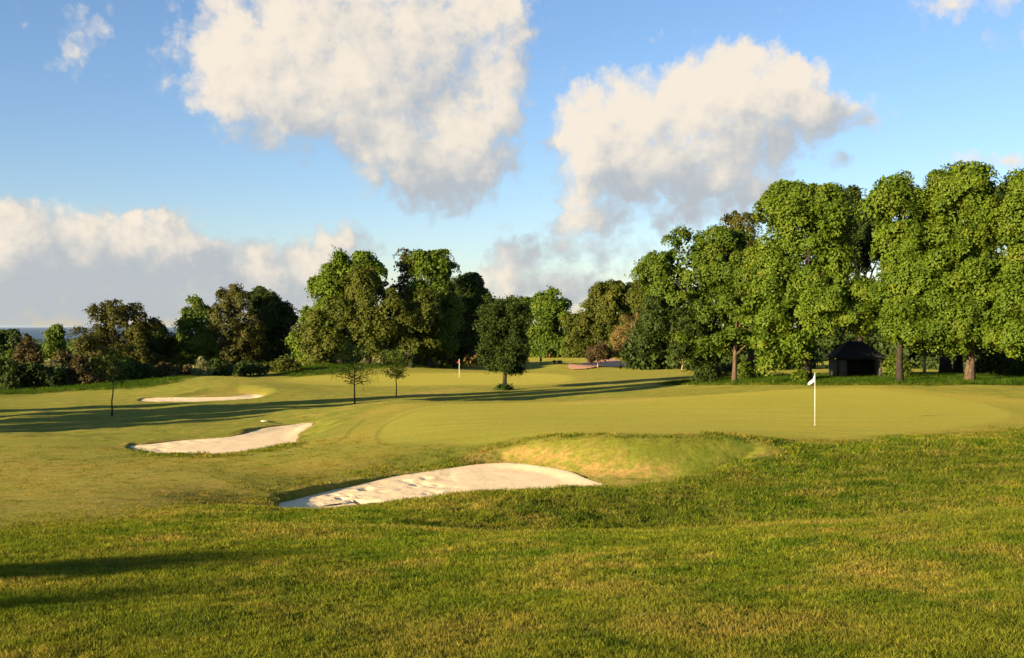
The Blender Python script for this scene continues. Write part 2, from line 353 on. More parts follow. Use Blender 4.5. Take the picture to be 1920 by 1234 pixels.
def sand_mat(name, c1, c2):
    m, T, b = mat(name, c1, 0.95, 0.1)
    geo = T.add('ShaderNodeNewGeometry'); P = geo.outputs['Position']
    T.l.new(T.mix(T.ramp(T.noise(P, 1.3, 5, 0.65), 0.35, 0.65), c1, c2), b.inputs['Base Color'])
    ang = T.v('DOT_PRODUCT', P, (7, 12, 0))
    wav = T.m('SINE', T.m('ADD', T.m('MULTIPLY', T.v('DOT_PRODUCT', P, (0.55, 0.83, 0)), 52), T.m('MULTIPLY', T.noise(P, 0.7, 3, .5), 26)))
    h = T.m('ADD', T.m('MULTIPLY', wav, T.m('MULTIPLY', T.ramp(T.noise(P, 0.5, 2, .5), .45, .6), 0.006)), T.m('MULTIPLY', T.noise(P, 6, 5, 0.65), 0.022))
    bump = T.add('ShaderNodeBump'); T.l.new(h, bump.inputs['Height']); bump.inputs['Strength'].default_value = 0.55; bump.inputs['Distance'].default_value = 1
    T.l.new(bump.outputs[0], b.inputs['Normal']); return m
M_SAND = sand_mat('bunker_sand', (0.84, 0.635, 0.375), (0.77, 0.57, 0.325))
M_PINK = sand_mat('pink_sand', (0.62, 0.33, 0.19), (0.55, 0.29, 0.16))

def leaf_mat(name, a, b_, c=None, transl=0.22):
    """a..b_: spread of leaf colour by clump, c: odd clumps (new growth, flowers)"""
    m = bpy.data.materials.new(name); m.use_nodes = True; T = NT(m.node_tree); T.n.clear()
    o = T.add('ShaderNodeOutputMaterial'); q = T.add('ShaderNodeAttribute', attribute_name='var').outputs['Fac']
    col = T.mix(q, a, b_)
    if c: col = T.mix(T.ramp(q, 0.82, 0.95), col, c)
    d = T.add('ShaderNodeBsdfPrincipled'); d.inputs['Roughness'].default_value = 0.6; d.inputs['Specular IOR Level'].default_value = 0.15
    T.l.new(col, d.inputs['Base Color'])
    t = T.add('ShaderNodeBsdfTranslucent'); T.l.new(T.mix(1.0, col, (1.2, 1.15, 0.6), mode='MULTIPLY'), t.inputs[0])
    mx = T.add('ShaderNodeMixShader'); mx.inputs[0].default_value = transl; T.l.new(d.outputs[0], mx.inputs[1]); T.l.new(t.outputs[0], mx.inputs[2])
    T.l.new(mx.outputs[0], o.inputs[0]); return m
LEAF = {
 'bright': leaf_mat('chestnut_leaves', (0.050, 0.094, 0.006), (0.120, 0.160, 0.010), (0.145, 0.142, 0.018)),
 'mid':    leaf_mat('sycamore_leaves', (0.042, 0.080, 0.006), (0.098, 0.134, 0.009), (0.120, 0.118, 0.015)),
 'olive':  leaf_mat('oak_leaves', (0.040, 0.056, 0.005), (0.090, 0.098, 0.009), (0.112, 0.098, 0.016)),
 'brown':  leaf_mat('young_oak_leaves', (0.040, 0.044, 0.006), (0.084, 0.080, 0.011), (0.11, 0.08, 0.02)),
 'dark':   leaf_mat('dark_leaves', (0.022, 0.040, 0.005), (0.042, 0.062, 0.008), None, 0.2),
 'rust':   leaf_mat('rust_leaves', (0.050, 0.040, 0.012), (0.095, 0.066, 0.020), (0.08, 0.08, 0.02)),
 'copper': leaf_mat('copper_leaves', (0.045, 0.034, 0.014), (0.085, 0.058, 0.020)),
 'pale':   leaf_mat('pale_leaves', (0.130, 0.140, 0.045), (0.220, 0.210, 0.080)),
 'straw':  leaf_mat('thin_yellow_leaves', (0.150, 0.105, 0.028), (0.210, 0.145, 0.045)),
 'lush':   leaf_mat('young_leaves', (0.026, 0.050, 0.008), (0.050, 0.078, 0.011)),
}
def bark_mat(name, a, b_):
    m, T, b = mat(name, a, 0.95, 0.1)
    P = T.add('ShaderNodeNewGeometry').outputs['Position']; n_ = T.noise(T.v('MULTIPLY', P, (1, 1, 0.25)), 9, 5, 0.65)
    T.l.new(T.mix(T.ramp(n_, 0.35, 0.65), a, b_), b.inputs['Base Color'])
    bump = T.add('ShaderNodeBump'); T.l.new(n_, bump.inputs['Height']); bump.inputs['Distance'].default_value = 0.05; T.l.new(bump.outputs[0], b.inputs['Normal'])
    return m
BARK = {'bark': bark_mat('bark', (0.055, 0.040, 0.028), (0.13, 0.085, 0.055)), 'pale_bark': bark_mat('pale_bark', (0.22, 0.15, 0.09), (0.40, 0.28, 0.17)),
        'dark_bark': bark_mat('dark_bark', (0.022, 0.018, 0.014), (0.05, 0.038, 0.028))}

# ------------------------------------------------------------------ object helpers
def mesh(name, V, faces_flat, sizes, material, parent=None, smoothf=False, attrs=None):
    me = bpy.data.meshes.new(name); V = np.asarray(V, np.float32); ff = np.asarray(faces_flat, np.int32).ravel()
    me.vertices.add(len(V)); me.vertices.foreach_set('co', V.ravel())
    me.loops.add(len(ff)); me.loops.foreach_set('vertex_index', ff)
    nf = len(ff) // sizes if np.isscalar(sizes) else len(sizes)
    sizes = np.full(nf, sizes, np.int32) if np.isscalar(sizes) else np.asarray(sizes, np.int32)
    me.polygons.add(nf); me.polygons.foreach_set('loop_start', np.concatenate([[0], np.cumsum(sizes)[:-1]]).astype(np.int32)); me.polygons.foreach_set('loop_total', sizes)
    if smoothf: me.polygons.foreach_set('use_smooth', np.ones(nf, bool))
    for k, a in (attrs or {}).items():
        at = me.attributes.new(k, 'FLOAT', 'POINT'); at.data.foreach_set('value', np.asarray(a, np.float32).ravel())
    me.update(calc_edges=True); me.materials.append(material)
    o = bpy.data.objects.new(name, me); C.objects.link(o)
    if parent is not None: o.parent = parent
    return o
def tag(o, label=None, cat=None, group=None, kind=None):
    if label: o['label'] = label
    if cat: o['category'] = cat
    if group: o['group'] = group
    if kind: o['kind'] = kind
    return o
def thing(name, label, cat, loc, rz=0, group=None):
    o = bpy.data.objects.new(name, None); o.empty_display_size = 0.3; C.objects.link(o); o.location = loc; o.rotation_euler = (0, 0, rz)
    return tag(o, label, cat, group)

class MB:
    """collects vertices and faces of one mesh"""
    def __init__(s): s.v = []; s.f = []
    def tube(s, pts, rad, k=8, cap=True):
        pts = [Vector(p) for p in pts]; base = len(s.v); ref = None
        for i, p in enumerate(pts):
            d = (pts[min(i + 1, len(pts) - 1)] - pts[max(i - 1, 0)]).normalized()
            if ref is None: ref = Vector((1, 0, 0)) if abs(d.x) < 0.9 else Vector((0, 1, 0))
            a = (ref - d * ref.dot(d)).normalized(); ref = a; b = d.cross(a); r = rad[i] if hasattr(rad, '__len__') else rad
            for j in range(k):
                t = 2 * math.pi * j / k; s.v.append(p + (a * math.cos(t) + b * math.sin(t)) * r)
        for i in range(len(pts) - 1):
            for j in range(k):
                q = base + i * k; s.f.append((q + j, q + (j + 1) % k, q + k + (j + 1) % k, q + k + j))
        if cap: s.f.append(tuple(base + j for j in range(k))[::-1]); s.f.append(tuple(base + (len(pts) - 1) * k + j for j in range(k)))
    def box(s, x0, x1, y0, y1, z0, z1):
        b = len(s.v); s.v += [Vector(p) for p in ((x0,y0,z0),(x1,y0,z0),(x1,y1,z0),(x0,y1,z0),(x0,y0,z1),(x1,y0,z1),(x1,y1,z1),(x0,y1,z1))]
        s.f += [tuple(b + i for i in q) for q in ((0,3,2,1),(4,5,6,7),(0,1,5,4),(1,2,6,5),(2,3,7,6),(3,0,4,7))]
    def face(s, pts): b = len(s.v); s.v += [Vector(p) for p in pts]; s.f.append(tuple(range(b, b + len(pts))))
    def build(s, name, m, parent=None, smoothf=False):
        return mesh(name, np.array([tuple(p) for p in s.v]), np.concatenate([np.array(f) for f in s.f]), [len(f) for f in s.f], m, parent, smoothf)

# ------------------------------------------------------------------ ground, sea, sand
rows = [-8.0]
while rows[-1] < 40000:
    d = rows[-1]
    if 24 < d < 44: st = 0.10
    elif 44 <= d < 66: st = 0.18
    elif d < 330: st = 0.0055 * (d + 12)
    else: st = 0.05 * d
    rows.append(d + st)
rows = np.array(rows)
tc_ = np.concatenate([np.linspace(-1.6, -0.62, 60, endpoint=False), np.linspace(-0.62, 0.62, 620), np.linspace(0.62, 1.6, 61)[1:]])
X = tc_[None, :] * (rows[:, None] * 0.86 + 12); Y = np.repeat(rows[:, None], len(tc_), 1)
D0 = drop(X, Y)
def zone(poly, soft):
    z = np.zeros(X.shape); x0, y0 = poly.min(0) - 2 * soft; x1, y1 = poly.max(0) + 2 * soft
    k = (X > x0) & (X < x1) & (Y > y0) & (Y < y1)
    s = sdf(X[k], Y[k], poly); z[k] = smooth(s + fbm(X[k] * 1.3, Y[k] * 1.3, 3, 5) * soft * 1.2, -soft, soft); return z
Zg = zone(GREEN, 0.35); Zfg = zone(FARGREEN, 1.2); Zf = np.maximum(zone(FAIR, 0.9), zone(FARGREEN, 5.0)); Zf = np.where((Y < 40) & (X < -2), np.minimum(Zf, zone(FAIR, 2.6)), Zf); Zd = zone(DRYF, 0.7)
Zgreen = np.maximum(Zg, Zfg)
# long grass at the foot of the trees and lush turf in the dips
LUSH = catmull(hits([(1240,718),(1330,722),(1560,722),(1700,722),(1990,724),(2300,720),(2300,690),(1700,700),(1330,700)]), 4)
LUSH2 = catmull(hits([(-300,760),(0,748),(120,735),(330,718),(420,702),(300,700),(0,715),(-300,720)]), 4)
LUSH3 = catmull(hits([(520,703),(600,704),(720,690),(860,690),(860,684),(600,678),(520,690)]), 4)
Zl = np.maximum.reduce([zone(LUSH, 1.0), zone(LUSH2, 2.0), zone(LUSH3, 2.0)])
# bunker lips: rough dry turf on the rim
for i, h in enumerate(HOLLOW):
    x0, y0 = h['poly'].min(0) - 1; x1, y1 = h['poly'].max(0) + 1; k = (X > x0) & (X < x1) & (Y > y0) & (Y < y1)
    sS = sdf(X[k], Y[k], SAND[i]['poly']); rim = smooth(-np.abs(sS + 0.1 + 0.5 * fbm(X[k] * 1.5, Y[k] * 1.5, 3, 3)), -0.30 - 0.3 * (i > 1), -0.05) * (Y[k] > h['poly'][:, 1].mean() - (1.5 if i == 0 else 4)) * 0.85
    if i == 2: rim = np.maximum(rim, smooth(sdf(X[k], Y[k], h['poly']), 0, 1.5) * (X[k] > h['poly'][:, 0].mean() - 2) * .75)
    Zd[k] = np.maximum(Zd[k], rim)
band = catmull(hits([(700,742),(760,738),(860,728),(880,730),(850,738),(780,744)]), 4); Zd = np.maximum(Zd, 0.8 * zone(band, 1.0))
band = catmull(hits([(1060,716),(1200,712),(1290,712),(1200,716),(1060,721)]), 4); Zd = np.maximum(Zd, 0.55 * zone(band, 1.5))
band = catmull(hits([(1040,757),(1150,748),(1250,746),(1180,755)]), 4); Zd = np.maximum(Zd, 0.55 * zone(band, 0.6))
band = catmull(hits([(-100,872),(150,862),(330,885),(500,925),(380,955),(250,975),(60,965),(-100,965)]), 4); Zd = np.maximum(Zd, 0.42 * zone(band, 2.0))
band = catmull(hits([(-50,842),(120,838),(240,852),(120,862),(-50,860)]), 4); Zd = np.maximum(Zd, 0.25 * zone(band, 1.2))
# mowing edges seen as dark lines
def line_mark(pxs, wd):
    c = np.array(hits(pxs)); c = np.array([0.5 * (2 * c[i] + (c[min(i + 1, len(c) - 1)] - c[max(i - 1, 0)]) * t + (2 * c[max(i - 1, 0)] - 5 * c[i] + 4 * c[min(i + 1, len(c) - 1)] - c[min(i + 2, len(c) - 1)]) * t * t + (3 * c[i] - c[max(i - 1, 0)] - 3 * c[min(i + 1, len(c) - 1)] + c[min(i + 2, len(c) - 1)]) * t ** 3) for i in range(len(c) - 1) for t in (0, .25, .5, .75)] + [c[-1]])
    z = np.zeros(X.shape); k = (X > c[:, 0].min() - 1) & (X < c[:, 0].max() + 1) & (Y > c[:, 1].min() - 1) & (Y < c[:, 1].max() + 1); b = np.full(k.sum(), 1e9)
    for i in range(len(c) - 1):
        a, ab = c[i], c[i + 1] - c[i]; t = np.clip(((X[k] - a[0]) * ab[0] + (Y[k] - a[1]) * ab[1]) / (ab @ ab + 1e-9), 0, 1)
        b = np.minimum(b, (X[k] - a[0] - t * ab[0]) ** 2 + (Y[k] - a[1] - t * ab[1]) ** 2)
    z[k] = smooth(-np.sqrt(b), -wd, -wd * 0.3); return z
Zm = np.maximum.reduce([line_mark([(712,832),(706,818),(722,797),(760,778),(800,768),(850,762)], 0.13) * .8, line_mark([(520,848),(590,842),(640,824),(660,805),(684,786)], 0.16), line_mark([(722,779),(760,768),(800,762)], 0.12) * .7])
roughness = np.clip(1 - np.maximum(Zgreen, Zf * 0.85), 0, 1) * (1 - smooth(Y, 60, 120))
BANK = catmull(hits([(640,968),(900,945),(1150,922),(1300,905),(1460,850),(1700,838),(1920,820),(2200,830),(2200,960),(1920,945),(1500,985),(1200,996),(900,985)]), 4)
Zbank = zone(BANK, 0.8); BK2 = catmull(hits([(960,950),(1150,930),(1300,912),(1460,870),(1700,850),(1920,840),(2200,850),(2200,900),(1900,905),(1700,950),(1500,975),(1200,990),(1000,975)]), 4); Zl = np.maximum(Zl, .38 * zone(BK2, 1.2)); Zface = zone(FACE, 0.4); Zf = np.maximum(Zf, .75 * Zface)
amp = roughness * (0.05 + 0.07 * Zbank)
Z = ZC - D0 + amp * 2.0 * fbm(X * (0.9), Y * 0.9, 4, 11, 0.7) + roughness * 0.20 * fbm(X * 0.28, Y * 0.28, 2, 31) * (Y > 9) + 0.03 * Zd * fbm(X * 2.2, Y * 2.2, 3, 9)
# under the sand sheets the turf drops away
for i, s in enumerate(SAND):
    x0, y0 = s['poly'].min(0); x1, y1 = s['poly'].max(0); k = (X > x0) & (X < x1) & (Y > y0) & (Y < y1)
    Z[k] -= 0.35 * smooth(sdf(X[k], Y[k], s['poly']), 0.0, 0.30)
def grid_faces(nr, nc):
    i = np.arange(nr - 1)[:, None] * nc + np.arange(nc - 1)[None]; return np.stack([i, i + 1, i + nc + 1, i + nc], -1).reshape(-1)
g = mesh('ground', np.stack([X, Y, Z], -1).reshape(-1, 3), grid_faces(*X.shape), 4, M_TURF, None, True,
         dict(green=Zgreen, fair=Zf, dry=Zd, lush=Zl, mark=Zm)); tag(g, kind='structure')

M_SEA, T_, b_ = mat('sea_water', (0.05, 0.10, 0.16), 0.7, 0.15)
T = T_; P_ = T.add('ShaderNodeNewGeometry').outputs['Position']; bmp = T.add('ShaderNodeBump'); T.l.new(T.noise(P_, 0.05, 5, 0.6), bmp.inputs['Height']); bmp.inputs['Distance'].default_value = 2.0; T.l.new(bmp.outputs[0], b_.inputs['Normal'])
sx = np.linspace(-70000, 70000, 9); sy = np.linspace(8000, 110000, 9); SX, SY = np.meshgrid(sx, sy)
tag(mesh('sea', np.stack([SX, SY, np.full(SX.shape, ZC - 99.0)], -1).reshape(-1, 3), grid_faces(9, 9), 4, M_SEA), kind='structure')

for i, s in enumerate(SAND):
    x0, y0 = s['poly'].min(0) - .3; x1, y1 = s['poly'].max(0) + .3; st = 0.07 if i == 0 else 0.12
    gx, gy = np.meshgrid(np.arange(x0, x1, st), np.arange(y0, y1, st)); sd = sdf(gx, gy, s['poly'])
    f = HOLLOW[s['h']]['f']
    rip = 0.012 * fbm(gx * 1.6, gy * 1.6, 4, 21, 0.6) * 2 
    zz = ZC - f(gy) - 0.03 + rip * smooth(sd, 0, .5) + 0.07 * smooth(-sd, -0.8, 0.0) * smooth(gy, y0 * .6 + y1 * .4, y0 * .2 + y1 * .8)
    foot = (np.minimum(fbm(gx * 2.1 + 9, gy * 2.1, 3, 55, .6) + .06, 0) * .55 + .05 * fbm(gx * 4, gy * 4, 2, 8)) * smooth(gx, x0 * .35 + x1 * .65, x0 * .75 + x1 * .25) * smooth(sd, .1, .5)
    zz = zz + foot * (.62 if i == 0 else .45)
    keep = sd > -0.12; fc = grid_faces(*gx.shape).reshape(-1, 4); fc = fc[keep.ravel()[fc].all(1)]
    used = np.unique(fc); rm = np.full(gx.size, -1); rm[used] = np.arange(len(used))
    V = np.stack([gx, gy, zz], -1).reshape(-1, 3)[used]
    tag(mesh('sand', V, rm[fc], 4, M_SAND, None, True), kind='structure')
# pink sand face far off: a sheet on the slope
x0, y0 = PINK.min(0); x1, y1 = PINK.max(0); gx, gy = np.meshgrid(np.linspace(x0, x1, 60), np.linspace(y0, y1, 60)); sd = sdf(gx, gy, PINK); keep = sd > 0
fc = grid_faces(60, 60).reshape(-1, 4); fc = fc[keep.ravel()[fc].all(1)]; used = np.unique(fc); rm = np.full(gx.size, -1); rm[used] = np.arange(len(used))
if len(used):
    V = np.stack([gx, gy, ZC - drop(gx, gy) + 0.12 + 0.1 * fbm(gx * .6, gy * .6, 3, 4)], -1).reshape(-1, 3)[used]
    tag(mesh('sand', V, rm[fc], 4, M_PINK, None, True), kind='structure')

# ------------------------------------------------------------------ growing things
def leaf_cloud(rng, ctr, nrm, s, elong=1.6):
    """one diamond leaf (cluster) per centre; returns vertices and quads"""
    n_ = len(ctr); t = rng.normal(size=(n_, 3)); t -= nrm * (t * nrm).sum(1, keepdims=True); t /= np.linalg.norm(t, axis=1, keepdims=True) + 1e-9
    b = np.cross(nrm, t); s = np.asarray(s).reshape(-1, 1) * np.ones((n_, 1))
    V = np.stack([ctr + t * s * elong * .5, ctr + b * s * .5 + nrm * s * .12, ctr - t * s * elong * .5, ctr - b * s * .5 + nrm * s * .12], 1)
    return V.reshape(-1, 3)

def crown_pts(rng, lobes, nb, br, lpb, ls, drp=0.75, up=0.8, inner=0.30, shell=(0.72, 1.10), flat=0.22, sub=9, thin=.8):
    """leafy boughs spread over the lobes: each bough a drooping plate of leaves"""
    L = []
    for q in lobes:
        q = np.array(q, float); L.append(np.concatenate([q[:3], q[3:] * .76]))
        for k_ in range(sub):
            d_ = rng.normal(size=3); d_[2] = d_[2] * .8 + .1; d_ /= np.linalg.norm(d_); f_ = rng.uniform(.26, .46); L.append(np.concatenate([q[:3] + d_ * q[3:] * rng.uniform(.58, .86), q[3:] * f_ * rng.uniform(.85, 1.15, 3) * (1.15, 1.15, .78)]))
    L = np.array(L); area = (L[:, 3] * L[:, 4] + L[:, 3] * L[:, 5] + L[:, 4] * L[:, 5]); pr = area / area.sum()
    nb = int(nb * thin * .84); br = br * 1.08; lpb = int(lpb * 1.45); ls = ls * .9
    cs = []; ns = []; want = nb; guard = 0
    while want > 0 and guard < 12:
        guard += 1; i = rng.choice(len(L), want * 2, p=pr); d = rng.normal(size=(want * 2, 3)); d /= np.linalg.norm(d, axis=1, keepdims=True)
        p = L[i, :3] + d * L[i, 3:6] * rng.uniform(*shell, (want * 2, 1)); keep = np.ones(len(p), bool)
        for j in range(len(L)):
            q = ((p - L[j, :3]) / L[j, 3:6]); keep &= ((q ** 2).sum(1) > 0.82 ** 2) | (i == j)
        nn = d / L[i, 3:6]; nn /= np.linalg.norm(nn, axis=1, keepdims=True); cs.append(p[keep][:want]); ns.append(nn[keep][:want]); want -= len(cs[-1])
    c = np.concatenate(cs); nn = np.concatenate(ns); n_ = len(c)
    nn = nn + np.array([0, 0, up]); nn /= np.linalg.norm(nn, axis=1, keepdims=True)
    ref = rng.normal(size=(n_, 3)); a = ref - nn * (ref * nn).sum(1, keepdims=True); a /= np.linalg.norm(a, axis=1, keepdims=True); b = np.cross(nn, a)
    R_ = br * rng.uniform(0.45, 1.35, n_); bi = np.repeat(np.arange(n_), lpb); m_ = len(bi)
    r = np.sqrt(rng.uniform(0, 1, m_)); th = rng.uniform(0, 2 * np.pi, m_); lob = 1 + 0.25 * np.sin(3 * th + bi) + 0.15 * np.sin(5 * th + 2 * bi)
    rad = (a[bi] * np.cos(th)[:, None] + b[bi] * np.sin(th)[:, None]); rr = (r * lob * R_[bi])[:, None]
    pos = c[bi] + rad * rr - nn[bi] * (drp * r ** 2 * R_[bi])[:, None] + rng.normal(size=(m_, 3)) * 0.10 * R_[bi][:, None]
    pos[:, 2] -= 0.18 * rr[:, 0] * r
    pos += (nn[bi] * rng.uniform(-.25, .1, m_)[:, None]) * (R_[bi] * flat)[:, None]
    ln = nn[bi] + rad * (r * 0.9)[:, None] + rng.normal(size=(m_, 3)) * 0.42; ln /= np.linalg.norm(ln, axis=1, keepdims=True)
    var = np.clip(np.repeat(rng.uniform(0, 1, n_), lpb) * .6 + rng.uniform(0, .4, m_), 0, 1)
    sz = ls * rng.uniform(.7, 1.3, m_)
    ni = int(m_ * inner)
    if ni:
        i = rng.choice(len(L), ni, p=pr); d = rng.normal(size=(ni, 3)); d /= np.linalg.norm(d, axis=1, keepdims=True)
        p = L[i, :3] + d * L[i, 3:6] * (rng.uniform(0.25, 0.85, (ni, 1)))
        q = rng.normal(size=(ni, 3)); q /= np.linalg.norm(q, axis=1, keepdims=True)
        pos = np.concatenate([pos, p]); ln = np.concatenate([ln, q]); var = np.concatenate([var, rng.uniform(0, .5, ni)]); sz = np.concatenate([sz, np.full(ni, ls * 1.7)])  # inner leaves keep to the darker tints, painting in the crown's own shade
    return leaf_cloud(rng, pos, ln, sz), np.repeat(var, 4), c

def crown_mesh(name, rng, lobes, m, parent, **k):
    V, var, c = crown_pts(rng, lobes, **k); o = mesh(name, V, np.arange(len(V)), 4, m, parent, False, dict(var=var)); return o, c

def limbs(rng, mb, top, targets, r0, k=6, start=0.25):
    for t in targets:
        t = Vector(t); h = max(0.6, min(top, t.z * rng.uniform(start, .75))); a = Vector((0, 0, h)); mid = a.lerp(t, .5) + Vector((0, 0, rng.uniform(-.05, .12) * (t - a).length))
        r = r0 * rng.uniform(.3, .55); mb.tube([a, a.lerp(mid, .5), mid, t], [r, r * .8, r * .55, r * .15], k)

def tree(name, label, cat, px, D, base_v, lobes_px, leaf, r0, bark='dark_bark', seed=0, nb=220, br=0.8, lpb=90, ls=0.24, group=None, lean=0, trunk_top=None, nlimb=9, depth=0.85, extra=None, **kw):
    """px: photo column of the trunk; lobes_px: (column, row, half width, half height) of crown masses as seen, built as round masses at distance D"""
    rng = np.random.default_rng(seed); x = (px - 960) / F * D; z = ground(x, D) if base_v is None else ZC - (base_v - HZ) / F * D
    zt = ground(x, D); z = zt
    root = thing(name, label, cat, (x, D, z), 0, group); s = D / F; L = []
    for q in lobes_px:
        u, v, ru, rv = q[:4]; dy = q[4] if len(q) > 4 else 0
        L.append(((u - 960) * s - x, dy, ZC + (HZ - v) * s - z, ru * s, ru * s * depth, rv * s))
    fo, c = crown_mesh('crown', rng, L, LEAF[leaf], root, nb=nb, br=br, lpb=lpb, ls=ls, **kw)
    mb = MB(); top = max(l[2] + l[5] * .3 for l in L); ct = np.mean([(l[0], l[1]) for l in L], 0)
    tt = trunk_top or top * .85; npt = 7
    pts = [Vector((ct[0] * (i / npt) ** 2 * .7 + lean * i / npt + .12 * r0 * rng.normal(), ct[1] * (i / npt) ** 2 * .7, -0.25 + (tt + .25) * i / npt)) for i in range(npt + 1)]
    mb.tube(pts, [r0 * 1.35] + [r0 * (1 - .8 * i / npt) for i in range(1, npt + 1)], 10)
    idx = rng.choice(len(c), min(nlimb, len(c)), replace=False)
    for t in c[idx]:
        t = Vector(t); f = rng.uniform(.25, .6); a = pts[max(2, int(npt * min(.85, f + .1)))]; 
        if a.z > t.z: a = pts[2]
        mid = a.lerp(t, .5) + Vector((0, 0, .08 * (t - a).length)); r = r0 * .4
        mb.tube([a, a.lerp(mid, .6), mid, t * .93 + a * .07], [r, r * .75, r * .5, r * .15], 5)
    mb.build('trunk', BARK[bark], root, True)
    return root

G_R = 'trees of the grove on the right'; G_M = 'trees of the clump in the middle'; G_L = 'trees along the left edge of the course'; G_F = 'trees at the far end of the course'
# --- grove on the right, sun full on it
tree('chestnut_tree', 'huge rounded bright green tree behind the white flag, left of the shelter', 'tree', 1512, 82, None,
     [(1515,405,92,78),(1462,500,68,95,.5),(1550,480,66,105,-.3),(1530,580,112,60,-.5),(1440,575,52,44,-1),(1610,545,42,34,-1.2),(1470,640,62,44,-.8),(1440,660,38,26,-1.2),(1600,590,38,40,0),(1500,385,70,52)], 'bright', .42, seed=3, nb=520, br=.78, lpb=172, ls=.142, group=G_R)
tree('broadleaf_tree', 'broad green tree at the left end of the right grove, trunk bushy with ivy', 'tree', 1326, 89, None,
     [(1290,500,80,75),(1345,465,62,55),(1245,525,52,48),(1310,590,80,65,-.5),(1370,560,55,65),(1225,505,32,25),(1360,640,55,32,-.6),(1290,640,60,30,-.9)], 'mid', .5, seed=4, nb=420, br=.62, lpb=127, ls=.134, group=G_R, inner=.18)
tree('broadleaf_tree', 'low spreading tree at the left tip of the right grove, leaves coloured as shaded', 'tree', 1316, 91, None,
     [(1225,595,44,40,-3),(1272,620,60,52,-2),(1208,632,30,30,-3),(1312,650,50,30,-1)], 'dark', .22, seed=5, nb=260, br=.6, lpb=109, ls=.142, group=G_R)  # dark leaf colour stands in for the shade cast on this tree
tree('broadleaf_tree', 'slender forked tree between the ivy clad trunk and the thick brown trunk', 'tree', 1377, 86, None,
     [(1385,560,48,60),(1400,500,45,45),(1375,630,45,30),(1420,600,40,45)], 'mid', .2, 'bark', seed=6, nb=200, br=.55, lpb=109, ls=.134, group=G_R, inner=.15)
tree('oak_tree', 'taller tree with thin reddish brown top behind the left part of the right grove', 'tree', 1408, 95, None,
     [(1395,430,48,42),(1380,470,60,50),(1430,520,60,70)], 'brown', .34, 'bark', seed=7, nb=190, br=.6, lpb=109, ls=.127, group=G_R, inner=.08, shell=(.5, 1.05))
tree('chestnut_tree', 'tall narrow olive green tree just right of the shelter roof', 'tree', 1686, 79, None,
     [(1672,362,62,56),(1672,450,56,60),(1702,515,56,68,-.3),(1664,560,42,56),(1708,600,78,46,-.9),(1745,470,44,50,.6),(1725,545,52,40,-1)], 'bright', .26, seed=8, nb=420, br=.72, lpb=153, ls=.142, group=G_R)
tree('sycamore_tree', 'tree in the gap above the shelter, behind the big round tree, crown coloured as shaded', 'tree', 1610, 93, None,
     [(1598,392,46,42),(1615,450,48,70),(1618,560,48,60)], 'dark', .36, seed=9, nb=200, br=.7, lpb=127, ls=.156, group=G_R)  # crown darkened in the leaf colour for the big tree's shadow
tree('chestnut_tree', 'tallest bright green tree of the grove, its thick trunk pale at the foot', 'tree', 1819, 79, None,
     [(1797,352,76,66),(1780,430,58,60),(1838,430,42,70),(1790,500,75,60,-.3),(1770,570,62,44,-1),(1840,545,68,50,-1),(1770,625,52,28,-1.2),(1880,590,46,30,-1.6),(1752,420,40,40,.5)], 'bright', .34, 'bark', seed=10, nb=560, br=.75, lpb=162, ls=.142, group=G_R)
tree('sycamore_tree', 'thick black trunk standing behind and left of the tallest tree', 'tree', 1773, 96, None,
     [(1745,400,42,70),(1740,520,50,70),(1760,600,50,40),(1850,640,60,30)], 'mid', .5, seed=11, nb=200, br=.7, lpb=127, ls=.156, group=G_R)
tree('sycamore_tree', 'dark trunked tree close behind the tallest tree, between two thick trunks', 'tree', 1796, 99, None,
     [(1862,410,38,70),(1862,520,40,70),(1820,600,60,40)], 'dark', .42, seed=12, nb=140, br=.7, lpb=127, ls=.156, group=G_R)  # dark crown added to fill the gap, its leaf colour standing in for shade
tree('chestnut_tree', 'tall green tree whose crown is cut by the right border of the view', 'tree', 1965, 77, None,
     [(1955,368,76,92),(1930,470,60,70),(1900,540,50,45,-.4),(1980,500,80,80),(1895,625,55,40,-.8),(1950,590,70,60,-.4),(1860,600,35,25,-.6)], 'bright', .42, seed=13, nb=460, br=.75, lpb=153, ls=.142, group=G_R)
tree('chestnut_tree', 'small tree with thin sunlit pinkish trunk in the gap right of the shelter', 'tree', 1733, 104, None,
     [(1735,600,38,40),(1745,640,30,22)], 'mid', .17, 'pale_bark', seed=14, nb=90, br=.55, lpb=91, ls=.142, group=G_R)
# --- clump in the middle
tree('chestnut_tree', 'bright green tree at the left rear of the middle clump', 'tree', 640, 152, None,
     [(625,540,48,60),(690,505,45,42),(605,600,45,50),(640,500,30,32),(580,640,35,40)], 'bright', .5, seed=20, nb=330, br=1.15, lpb=104, ls=.251, group=G_M)
tree('oak_tree', 'wide olive brown tree with layered boughs at the front left of the middle clump', 'tree', 690, 142, None,
     [(680,535,48,48),(640,610,65,55),(700,610,60,55),(610,650,50,28),(740,590,45,50)], 'olive', .4, seed=21, nb=430, br=.95, lpb=95, ls=.210, group=G_M, inner=.15)
tree('oak_tree', 'thin topped brownish tree in the notch between two round crowns of the clump', 'tree', 768, 156, None,
     [(765,490,30,28),(750,540,35,40),(765,600,40,45)], 'brown', .34, seed=22, nb=150, br=.85, lpb=79, ls=.210, group=G_M, inner=.04, shell=(.5, 1.08))
tree('chestnut_tree', 'rounded bright green tree in the right half of the middle clump', 'tree', 803, 148, None,
     [(815,500,40,42),(800,560,45,50),(830,600,45,60),(800,630,40,35)], 'mid', .5, seed=23, nb=300, br=1.0, lpb=104, ls=.230, group=G_M)
